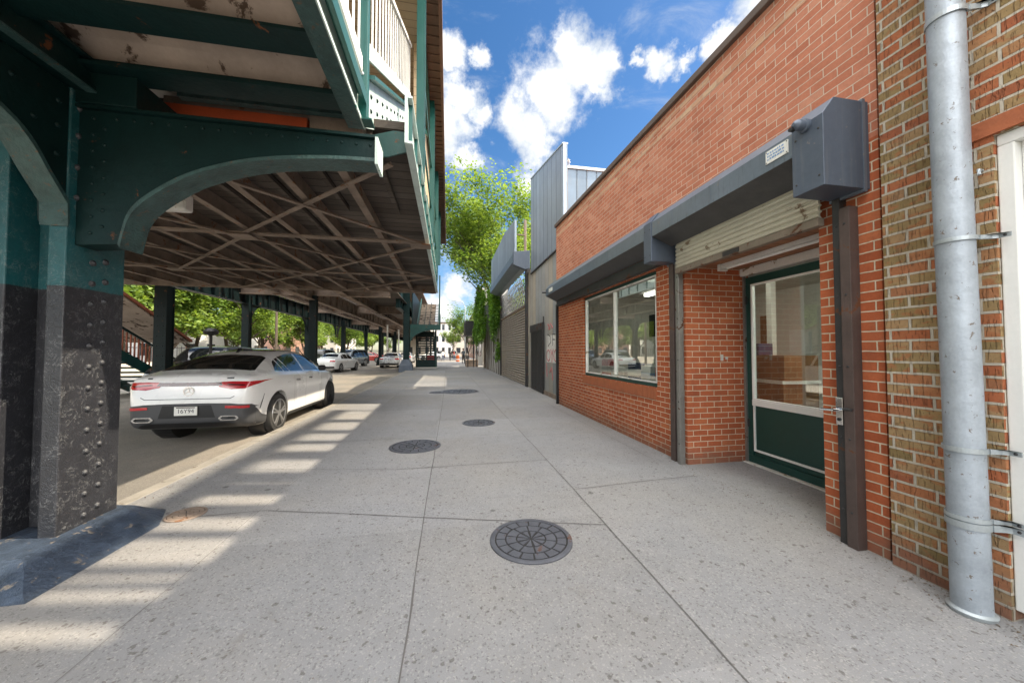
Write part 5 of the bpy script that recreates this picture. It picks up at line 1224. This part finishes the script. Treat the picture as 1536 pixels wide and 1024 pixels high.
for k in range(3):
    a = math.pi/2+k*2.0944; m.prism([(.011*math.cos(a+1.05), .89+.011*math.sin(a+1.05)), (.062*math.cos(a), .89+.062*math.sin(a)), (.011*math.cos(a-1.05), .89+.011*math.sin(a-1.05))], 1, ey-.004, ey+.004)
m.build('emblem', M['chrome'], wc, world=False)
for x0, w_ in ((.50,.10),(-.63,.07)):
    decal('boot_badge', bv, [(x0,1.085),(x0+w_,1.085),(x0+w_,1.105),(x0,1.105)], 1, -1, 'car_trim', wc, .004, .03)
m = MB(); m.prism([(1.30,1.515),(1.42,1.555),(1.44,1.60),(1.40,1.605)], 0, -.025, .025); m.build('aerial_fin', M['black_plastic'], wc, world=False)
decal('fuel_flap_gap', bv, [(1.28,.92),(1.43,.92),(1.43,.925),(1.28,.925)], 0, 1, 'car_trim', wc, .002, .05)

# other cars: simpler but each with glass, lamps and wheels ------------------------
def simple(P0, dz=0, sedan=True):
    P = dict(P0); return P
SEDAN = dict(COUPE, L=4.6, R=.33, axles=(.95,3.70), knots=(0,.04,.1,.2),
    top=[(0,.66),(.04,.86),(.10,1.0),(.2,1.045),(.7,1.07),(.95,1.12),(1.4,1.34),(1.75,1.43),(2.3,1.445),(2.7,1.38),(3.1,1.16),(3.3,1.05),(3.8,.99),(4.3,.90),(4.5,.78),(4.6,.58)],
    belt=[(0,.62),(.06,.86),(.2,.96),(1.0,.97),(2.4,.94),(3.3,.92),(4.0,.86),(4.6,.55)],
    wr=[(0,.55),(.2,.72),(.8,.70),(1.5,.56),(2.3,.57),(3.1,.66),(3.6,.70),(4.6,.45)], zb=[(0,.36),(.2,.24),(2,.19),(4.2,.20),(4.6,.30)])
SUV = dict(COUPE, L=4.6, R=.37, axles=(.85,3.62), knots=(0,.04,.1,.2),
    top=[(0,.75),(.03,1.1),(.10,1.45),(.25,1.66),(.6,1.73),(1.8,1.75),(2.5,1.71),(2.9,1.5),(3.25,1.2),(3.5,1.14),(4.2,1.06),(4.45,.92),(4.6,.65)],
    belt=[(0,.70),(.06,1.0),(.2,1.08),(2,1.06),(3.3,1.04),(4.1,.98),(4.6,.62)],
    wr=[(0,.62),(.2,.64),(1,.66),(2.3,.65),(3.0,.70),(3.6,.74),(4.6,.45)], zb=[(0,.42),(.2,.28),(2,.24),(4.2,.25),(4.6,.34)])
def car_proto(P, mat, glass_top, win, lampz, label, loc, rz, lamp='red_lamp', rear=True, suv=False):
    t = thing('parked_car', label, 'car', (0,0,0), 'cars parked under the elevated line')
    bo_, bv_ = finish_car(t, P, mat)
    L = P['L']; (r0, r1, f0, f1) = glass_top
    if suv: decal('rear_window', bv_, [(-.60,1.12),(.60,1.12),(.54,1.52),(-.54,1.52)], 1, -1, 'car_glass', t, .005)
    else: decal('rear_window', bv_, [(-.62,r0),(.62,r0),(.50,r1),(-.50,r1)], 2, 1, 'car_glass', t, .005)
    decal('windshield', bv_, [(-.54,f0),(.54,f0),(.66,f1),(-.66,f1)], 2, 1, 'car_glass', t, .005)
    for sg in (1,-1):
        for a, b, c_, d_ in win: decal('side_window', bv_, [(a,interp(P['belt'],a)+.03),(b,interp(P['belt'],b)+.03),(d_,interp(P['top'],d_)-.11),(c_,interp(P['top'],c_)-.11)], 0, sg, 'car_glass', t, .005, .08)
        decal('tail_lamp', bv_, [(sg*.50,lampz),(sg*.84,lampz),(sg*.84,lampz+.13),(sg*.50,lampz+.11)], 1, -1, 'red_lamp', t, .006)
        decal('headlamp', bv_, [(sg*.48,lampz-.16),(sg*.82,lampz-.16),(sg*.84,lampz-.02),(sg*.50,lampz-.05)], 1, 1, 'clear_lamp', t, .006)
        m = MB(); m.lathe([(.02,0),(.08,.03),(.09,.10),(.03,.16)], (0,0,0), 0, 10); mr = m.build('wing_mirror', M[mat], t, smooth=True, world=False); mr.scale = (sg,.6,.8); mr.location = (sg*.90,f1-.45,interp(P['belt'],f1-.4)+.06)
        for s in P['axles']: wheel(t, sg*.925, s, P['R'], sg, 5)
    decal('rear_apron', bv_, [(-.8,.34),(.8,.34),(.8,.46),(-.8,.46)], 1, -1, 'black_plastic', t, .008); decal('grille', bv_, [(-.42,.38),(.42,.38),(.46,.66),(-.46,.66)], 1, 1, 'black_plastic', t, .008)
    m = MB(); m.box(-.16,.16,-.03,-.015,.60,.70); m.build('number_plate', M['plate'], t, world=False)
    t.location = loc; t.rotation_euler[2] = rz
    return t
SW = [(1.08,1.52,1.42,1.55),(1.56,2.22,1.62,2.2),(2.28,3.05,2.28,2.72)]
UW = [(.35,.95,.42,.95),(1.0,1.9,1.0,1.9),(1.96,3.05,1.96,2.62)]
sed = car_proto(SEDAN, 'paint_silver', (1.0,1.42,2.72,3.2), SW, .78, 'silver white sedan seen from behind, parked beside the flared column', (-5.25,33.0,-.14), 0)
suv = car_proto(SUV, 'paint_black', (0,0,2.66,3.2), UW, .86, 'black car with a windscreen facing us behind the white coupe, left of its roof', (-9.0,17.2,-.14), R(180+6), suv=True)
def recolour(root, old, new):
    for ch in root.children:
        if ch.type == 'MESH' and ch.data.materials and ch.data.materials[0] == M[old]:
            ch.data = ch.data.copy(); ch.data.materials[0] = M[new]
def another(src, label, loc, rz, old=None, new=None):
    c = copy_tree(src); c['label'] = label; c.location = loc; c.rotation_euler[2] = rz
    if new: recolour(c, old, new)
    return c
another(sed, 'white sedan with red tail lamps behind the black middle column', (-8.75,26.6,-.14), R(-8), 'paint_silver', 'paint_white')
another(suv, 'grey blue car parked past the second white car with its side towards us', (-9.0,39.5,-.14), R(160), 'paint_black', 'paint_grey')
another(suv, 'black car roof showing between the white car and the middle column', (-10.9,31.5,-.14), R(0))
another(suv, 'dark green grey car roof above the white coupe, between two columns', (-11.6,22.0,-.14), R(2), 'paint_black', 'paint_grey')
another(sed, 'silver car parked far up the street behind the white sedan', (-5.4,45.5,-.14), 0)
another(sed, 'red car far up the street beyond the parked silver ones', (-8.9,52.5,-.14), R(90), 'paint_silver', 'paint_red')
another(sed, 'white car crossing at the far junction in the sun', (-.9,66,-.14), R(100), 'paint_silver', 'paint_white')
another(suv, 'white van like car standing farther past the junction', (1.2,76,-.14), R(0), 'paint_black', 'paint_white')
another(suv, 'dark car standing past the junction near the pale blocks', (-1.6,80,-.14), R(0))
# ------------------------------------------------------------------ trees
def tree(name, label, x, y, h, cr, seed, mat, leaves=5200, size=(.16,.34), zb=0., lean=(0,0), trunk_r=.16, crown_from=.35, group=None, nb=9, flat=1.0, cat='tree'):
    rnd = random.Random(seed); t = thing(name, label, cat, (x,y,zb), group)
    m = MB(); tips = []
    def limb(p, d, L, r, depth):
        P = [p.copy()]; Rr = [r]; q = p.copy(); dd = d.copy(); n = 4
        for i in range(n):
            dd = (dd + Vector((rnd.gauss(0,.13), rnd.gauss(0,.13), rnd.gauss(.04,.08)))).normalized(); q = q + dd*L/n; P.append(q.copy()); Rr.append(max(.008, r*(1-.62*(i+1)/n)))
        m.tube(P, Rr, 7 if depth < 2 else 5, caps=False)
        if depth >= 2: tips.append((P[-1], .75)); tips.append((P[2], .5))
        if depth < 3:
            for k in range(rnd.choice((2,3,3)) if depth else nb):
                f = rnd.uniform(.45,1.) if depth else rnd.uniform(crown_from, 1.)
                i = min(n-1, int(f*n)); b = P[i].lerp(P[i+1], f*n-i)
                a = rnd.uniform(0,6.283); out = Vector((math.cos(a), math.sin(a), rnd.uniform(.1,.75)*flat)).normalized()
                nd = (dd*.45+out).normalized() if depth else (Vector((0,0,.55*flat))+out).normalized()
                limb(b, nd, (cr*rnd.uniform(.62,.95) if depth == 0 else L*rnd.uniform(.5,.75)), Rr[i]*(.5 if depth == 0 else .62), depth+1)
    limb(Vector((0,0,-.05)), Vector((lean[0],lean[1],1)).normalized(), h*.68, trunk_r, 0)
    m.build('trunk', M['bark'], t, world=False, smooth=True, uv=False)
    n = max(4, leaves//max(1,len(tips))); pts = [(p, s*cr*.30, int(n*rnd.uniform(.35,1.6))) for p, s in tips]
    lf = leaf_mesh('crown', pts, mat, size, seed+100); lf.parent = t
    return t
tree('street_tree', 'tall bright feathery tree rising behind the metal building and the ivy', 5.2, 25.5, 13.2, 4.9, 12, 'leaf_bright', 34000, (.15,.30), 0, (-.02,0), .19, .40, nb=16)
tree('street_tree', 'second feathery tree half hidden behind the grey cladding', 7.4, 27.5, 12.4, 4.4, 31, 'leaf_bright', 20000, (.15,.30), 0, (0,0), .17, .4, nb=12)
tree('street_tree', 'pale green tree with thin limbs beyond the black awning', 2.6, 60.8, 10.2, 3.6, 23, 'leaf_mid', 6000, (.18,.4), 0, (-.08,0), .16, .4, nb=9)
tree('street_tree', 'small round light green tree at the far end of the sidewalk', .9, 74, 6.4, 2.5, 41, 'leaf_bright', 4500, (.16,.34), 0, (0,0), .12, .35, nb=9)
tree('street_tree', 'dark slender tree beside the standing person', 2.5, 47, 6.2, 1.7, 43, 'leaf_deep', 2600, (.14,.3), 0, (0,0), .09, .4, nb=7)
tree('lot_tree', 'young bright tree in the open lot behind the mesh over the slatted gate', 6.2, 19.5, 6.3, 3.0, 71, 'leaf_bright', 14000, (.14,.28), 0, (0,0), .1, .15, nb=12)
tree('lot_tree', 'wider bright tree farther back in the open lot behind the gate', 6.6, 24.5, 6.6, 3.2, 72, 'leaf_bright', 14000, (.14,.28), 0, (0,0), .1, .12, nb=12)
# the row across the street: three kinds, copied
g1 = 'trees in a row across the street'
protos = [tree('park_tree', '', -24, 22, 11, 4.2, 61, 'leaf_bright', 15000, (.22,.46), -.15, trunk_r=.2, crown_from=.14, nb=12, group=g1),
          tree('park_tree', '', -24, 30, 9, 3.8, 62, 'leaf_bright', 15000, (.22,.46), -.15, trunk_r=.18, crown_from=.12, nb=12, group=g1),
          tree('park_tree', '', -24, 30, 12.5, 4.6, 63, 'leaf_mid', 15000, (.24,.5), -.15, trunk_r=.22, crown_from=.18, nb=12, group=g1)]
rnd = random.Random(77)
spots = [(-22,24,0,1.0),(-20.5,30,1,1.0),(-23,33,2,.9),(-19.5,36,0,.85),(-22.5,41,1,1.1),(-20,46,0,.95),(-23.5,50,2,1.0),(-20,54,1,.9),(-21,64,0,1.0),(-19.5,72,1,1.0),(-21.5,80,2,.95),(-19.5,90,0,1.05),(-21,102,1,1.1),(-19,116,0,1.1),(-28,28,2,1.05),(-29,40,0,1.15),(-28,58,2,1.1),(-27,76,0,1.1),(-20.5,19.5,1,.8),(-30,34,1,1.2),(-30,48,1,1.2),(-26,92,2,1.2),(-22,12,1,1.0),(-21,5,0,1.0),(-23,-3,2,1.0),(-29,16,1,1.2),(-30,3,0,1.2)]
kinds = ['bright yellow green leafy tree','fresh mid green bushy tree','taller deep green tree']
for i, (x, y, k, s) in enumerate(spots):
    first = not any(sp[2] == k for sp in spots[:i])
    o = protos[k] if first else copy_tree(protos[k])
    o.location = (x, y, -.15); o.scale = (s, s, s*rnd.uniform(.92,1.08)); o.rotation_euler[2] = rnd.uniform(0,6.28)
    row = 'in the back row' if x < -25 else 'in the front row'
    nth = sum(1 for q in spots if (q[0] < -25) == (x < -25) and q[1] < y)+1
    o['label'] = '%s %s, number %d from the near end' % (kinds[k], row, nth)
# wall, fence pickets and houses behind the far pavement
t = thing('park_wall', 'low pale wall with iron railings along the far pavement', 'wall', (-17.6,60,0))
m = MB(); m.box(-17.75,-17.4,-12,150,-.15,.75); m.build('wall', M['pale_wall'], t)
m = MB()
for k in range(404): y = -11.9+k*.4; m.box(-17.59,-17.565,y,y+.025,.75,1.75)
m.box(-17.6,-17.56,-12,150,1.6,1.64); m.build('railing', M['dark_post'], t)
block('row_house', 'pale house with brown roof far behind the trees across the street', -42, -34, 30, 44, 6.4, 'pale_wall', 2, 3, 'roof_red', group='houses behind the park trees')
block('row_house', 'white long house behind the trees in the middle of the view', -40, -33, 50, 70, 6.0, 'white_wall', 2, 3, 'coping', group='houses behind the park trees')
block('row_house', 'brick red house behind the trees farther along the street', -40, -33, 78, 100, 6.6, 'red_wall', 2, 3, 'coping', group='houses behind the park trees')
block('row_house', 'cream house behind the trees at the far end of the street', -38, -32, 108, 130, 7.0, 'pale_wall', 2, 3, 'roof_red', group='houses behind the park trees')
block('row_house', 'wide pale house behind the trees at the near end of the street', -44, -35, -2, 22, 6.2, 'pale_wall', 2, 3, 'coping', group='houses behind the park trees')
# clutter on the far pavement
t = thing('utility_pole', 'slender brown utility pole on the far pavement', 'pole', (-15.2,34.5,0)); m = MB(); m.tube([(-15.2,34.5,0),(-15.2,34.5,7.5)], [.13,.09], 8); m.build('shaft', M['bark'], t); m = MB(); m.box(-15.8,-14.6,34.45,34.55,6.9,7.0); m.build('crossarm', M['bark'], t)
t = thing('parking_meter', 'dark round headed post standing behind the black car', 'post', (-8.2,13.9,-.14)); m = MB(); m.tube([(-8.2,13.9,-.14),(-8.2,13.9,1.95)], .045, 8); m.build('pole', M['dark_post'], t); m = MB(); m.lathe([(.04,1.95),(.20,2.0),(.22,2.10),(.14,2.2),(.03,2.23)], (-8.2,13.9,0), 2, 14); m.build('head', M['black_plastic'], t, smooth=True)
t = thing('barrier', 'orange plastic traffic barrel at the far crossing', 'barrel', (1.35,49,-.14)); m = MB(); m.lathe([(.28,0),(.26,.1),(.22,.95),(.05,1.0)], (1.35,49,-.14), 2, 14); m.build('body', M['orange_sign'], t, smooth=True); m = MB(); m.lathe([(.253,.35),(.247,.5)], (1.35,49,-.14), 2, 14); m.build('band', M['white_paint'], t)
t = thing('litter_bin', 'pale wire litter bin next to the standing person', 'bin', (2.15,40.1,0)); m = MB(); m.lathe([(.22,.0),(.27,.85),(.25,.86),(.2,.05)], (2.15,40.1,0), 2, 14); m.build('basket', M['concrete_wall'], t); m = MB(); m.lathe([(.28,.84),(.285,.88),(.26,.89)], (2.15,40.1,0), 2, 14); m.build('rim', M['dark_post'], t)
t = thing('lamp_post', 'thin grey lamp post by the far awning', 'lamp post', (2.1,44,0)); m = MB(); m.tube([(2.1,44,0),(2.1,44,7),(1.8,44,7.6),(.9,44,7.8)], [.09,.06,.05,.04], 8); m.build('pole', M['clamp'], t, smooth=True); m = MB(); m.box(.4,.95,43.9,44.1,7.72,7.84); m.build('lamp_head', M['clamp'], t)

# ------------------------------------------------------------------ people
def person(label, x, y, z, h, rz, shirt, trousers, stride=.0, arm=.0, group=None):
    t = thing('person', label, 'person', (x,y,z), group, rz); k = h/1.75
    J = {'pel':(0,0,.95),'chest':(0,.01,1.28),'neck':(0,.0,1.47),'head':(0,-.01,1.60),'top':(0,0,1.70)}
    for s, n in ((-1,'l'),(1,'r')):
        J['hip'+n] = (s*.09,0,.90); J['kn'+n] = (s*.10,-s*stride*.5-.02,.50); J['an'+n] = (s*.10,-s*stride+.02,.09); J['toe'+n] = (s*.11,-s*stride-.12,.04)
        J['sh'+n] = (s*.18,.0,1.40); J['el'+n] = (s*.24,.03,1.12); J['wr'+n] = (s*.24,-.06-arm*.3,.88+arm*.3); J['ha'+n] = (s*.235,-.10-arm*.35,.80+arm*.32)
    E_ = [('pel','chest'),('chest','neck'),('neck','head'),('head','top')]
    for n in 'lr': E_ += [('pel','hip'+n),('hip'+n,'kn'+n),('kn'+n,'an'+n),('an'+n,'toe'+n),('chest','sh'+n),('sh'+n,'el'+n),('el'+n,'wr'+n),('wr'+n,'ha'+n)]
    RR = dict(pel=.135,chest=.145,neck=.055,head=.095,top=.075); RR.update({a+n: r for n in 'lr' for a, r in dict(hip=.10,kn=.062,an=.045,toe=.038,sh=.07,el=.045,wr=.034,ha=.038).items()})
    names = list(J); me = bpy.data.meshes.new('skeleton'); me.from_pydata([tuple(c*k for c in J[n]) for n in names], [(names.index(a),names.index(b)) for a, b in E_], [])
    o = bpy.data.objects.new('body', me); COL.objects.link(o)
    o.modifiers.new('skin','SKIN')
    if not me.skin_vertices: me.skin_vertices.new() if hasattr(me.skin_vertices,'new') else None
    if me.skin_vertices:
        for i, n in enumerate(names): me.skin_vertices[0].data[i].radius = (RR[n]*k, RR[n]*k*(.75 if n in ('pel','chest') else 1)); me.skin_vertices[0].data[i].use_root = n == 'pel'
    sb = o.modifiers.new('sub','SUBSURF'); sb.levels = 1; sb.render_levels = 1
    dg = bpy.context.evaluated_depsgraph_get(); m2 = bpy.data.meshes.new_from_object(o.evaluated_get(dg)); o.modifiers.clear(); o.data = m2; m2.materials.clear()
    for q in ('skin', trousers, shirt, 'black_plastic'): m2.materials.append(M[q])
    for p in m2.polygons:
        z_ = p.center.z/k; x_ = abs(p.center.x)/k; p.use_smooth = True
        p.material_index = 3 if z_ < .10 else (0 if z_ > 1.475 or (x_ > .17 and z_ < 1.10) else (2 if z_ > .93 else 1))
    o.parent = t
    m = MB(); m.lathe([(.085*k,1.58*k),(.102*k,1.63*k),(.095*k,1.70*k),(.05*k,1.755*k)], (0,.012,0), 2, 12); m.build('hair', M['black_plastic'], t, world=False, smooth=True)
    return t
person('person in a blue top and dark trousers standing by the litter bin', 1.72, 40, 0, 1.75, R(30), 'paint_grey', 'black_plastic', .05, .2)
person('distant person in dark clothes walking across the far junction', .35, 56.5, -.14, 1.7, R(170), 'black_plastic', 'black_steel', .22, .2, 'people at the far crossing')
person('distant person in a white shirt at the left of the far junction', -.75, 54, -.14, 1.7, R(20), 'white_paint', 'navy', .2, .1, 'people at the far crossing')
person('distant person in red near the orange barrel', 1.0, 58.5, -.14, 1.7, R(90), 'red_cloth', 'navy', .2, .1, 'people at the far crossing')

# ------------------------------------------------------------------ sky, sun, camera
SUN_EL = 46.15; SUN_AZ = 9.1   # azimuth: degrees from +X towards -Y
w = bpy.data.worlds.new('World'); scn.world = w; w.use_nodes = True
t = NT(w.node_tree); bg = t.N['Background']
sky = t.n('ShaderNodeTexSky'); sky.sky_type = 'NISHITA'; sky.sun_disc = False; sky.sun_elevation = R(SUN_EL); sky.sun_rotation = R(90+SUN_AZ)
sky.air_density = 1.0; sky.dust_density = .6; sky.ozone_density = 2.2
d = t.n('ShaderNodeTexCoord').outputs['Generated']
hs = t.n('ShaderNodeHueSaturation'); hs.inputs['Saturation'].default_value = 1.27; t.put(hs.inputs['Color'], sky.outputs[0]); skyc = hs.outputs[0]
wn = t.vmath('SCALE', t.vmath('SUBTRACT', t.noise(d, 7, 6, .6, out=1), (.5,.5,.5)), .15)
wn2 = t.vmath('SCALE', t.vmath('SUBTRACT', t.noise(d, 26, 5, .65, out=1), (.5,.5,.5)), .06)
dw = t.vmath('ADD', t.vmath('ADD', d, wn), wn2)
blobs = [((.237,.755,.612),.098),((.175,.812,.55),.088),((.290,.712,.640),.078),((.262,.705,.660),.066),((.207,.829,.52),.062),((.335,.708,.625),.05),
         ((.02,.807,.59),.06),((.0,.748,.66),.05),((-.02,.847,.53),.085),((.06,.83,.555),.042),((.044,.873,.485),.045),((.075,.75,.655),.035),
         ((.442,.654,.614),.038),((.400,.672,.625),.025),((.483,.634,.604),.030),((.537,.579,.613),.045),((.58,.52,.628),.08),((.60,.45,.66),.1),
         ((.033,.986,.163),.055),((-.03,.99,.10),.09),((.12,.985,.12),.07),((.2,.872,.447),.05),((-.15,.93,.33),.14),((-.3,.85,.42),.16),((-.5,.8,.35),.2),((-.7,.5,.5),.25),((-.2,.5,.84),.15),((-.6,-.5,.6),.3),((.5,-.6,.6),.3),((-.1,-.8,.5),.3),((.8,.2,.5),.2),((-.9,.1,.35),.25)]
best = None
for c, r in blobs:
    c = Vector(c).normalized(); dd = t.vmath('DISTANCE', dw, tuple(c), out=1); v = t.math('SUBTRACT', 1., t.math('DIVIDE', dd, r))
    best = v if best is None else t.math('MAXIMUM', best, v)
fb = t.noise(d, 16, 9, .66)
dens = t.math('ADD', best, t.math('MULTIPLY', t.math('SUBTRACT', fb, .5), 1.25))
alpha = t.smooth(dens, -.10, .62)
wisp = t.math('MULTIPLY', t.smooth(t.noise(scaled(t, d, (1,1,2.6)), 4.5, 9, .65, .6), .50, .80), .6)
alpha = t.math('MAXIMUM', alpha, wisp)
shade = t.smooth(t.math('ADD', t.math('MULTIPLY', t.noise(t.vmath('ADD', d, (-.02,0,.03)), 11, 7, .6), .9), t.math('MULTIPLY', dens, .22)), .38, .72)
CW = 6.6
cc = t.mix(shade, (CW*.58,CW*.64,CW*.72), (CW,CW,CW*.99))
fill_bank = t.smooth(t.math('ADD', t.vmath('DISTANCE', d, tuple(Vector((.12,-.46,.88)).normalized()), out=1), t.math('MULTIPLY', t.math('SUBTRACT', t.noise(d, 5, 7, .6), .5), .5)), 1.04, .86)  # unseen cloud bank added overhead and behind to fill the shaded street
fill_col = t.mix(t.smooth(t.noise(d, 6, 7, .6), .35, .65), (21,21.2,21.4), (36,35.4,34.4))
mixc = t.mix(fill_bank, t.mix(alpha, skyc, cc), fill_col)
t.put(bg.inputs['Color'], mixc); bg.inputs['Strength'].default_value = .09
sn = bpy.data.lights.new('sun', 'SUN'); sn.energy = 4.0; sn.angle = R(.7); sn.color = (1,.87,.67)
so = bpy.data.objects.new('sun', sn); COL.objects.link(so); so.rotation_euler = (0, R(90-SUN_EL), -R(SUN_AZ)); so.location = (30,10,40)
cam = bpy.data.cameras.new('camera'); cam.sensor_width = 36; cam.lens = 520/1536*36; cam.clip_start = .05; cam.clip_end = 1500
cb = bpy.data.objects.new('camera', cam); COL.objects.link(cb); cb.location = (0,0,1.4); cb.rotation_euler = (R(90+1.625), 0, R(-10.46)); scn.camera = cb
vs = scn.view_settings; vs.view_transform = 'Standard'; vs.look = 'None'; vs.exposure = 1.12; vs.gamma = 1
scn.cycles.max_bounces = 8; scn.cycles.diffuse_bounces = 4; scn.cycles.transparent_max_bounces = 12
scn.cycles.use_denoising = True
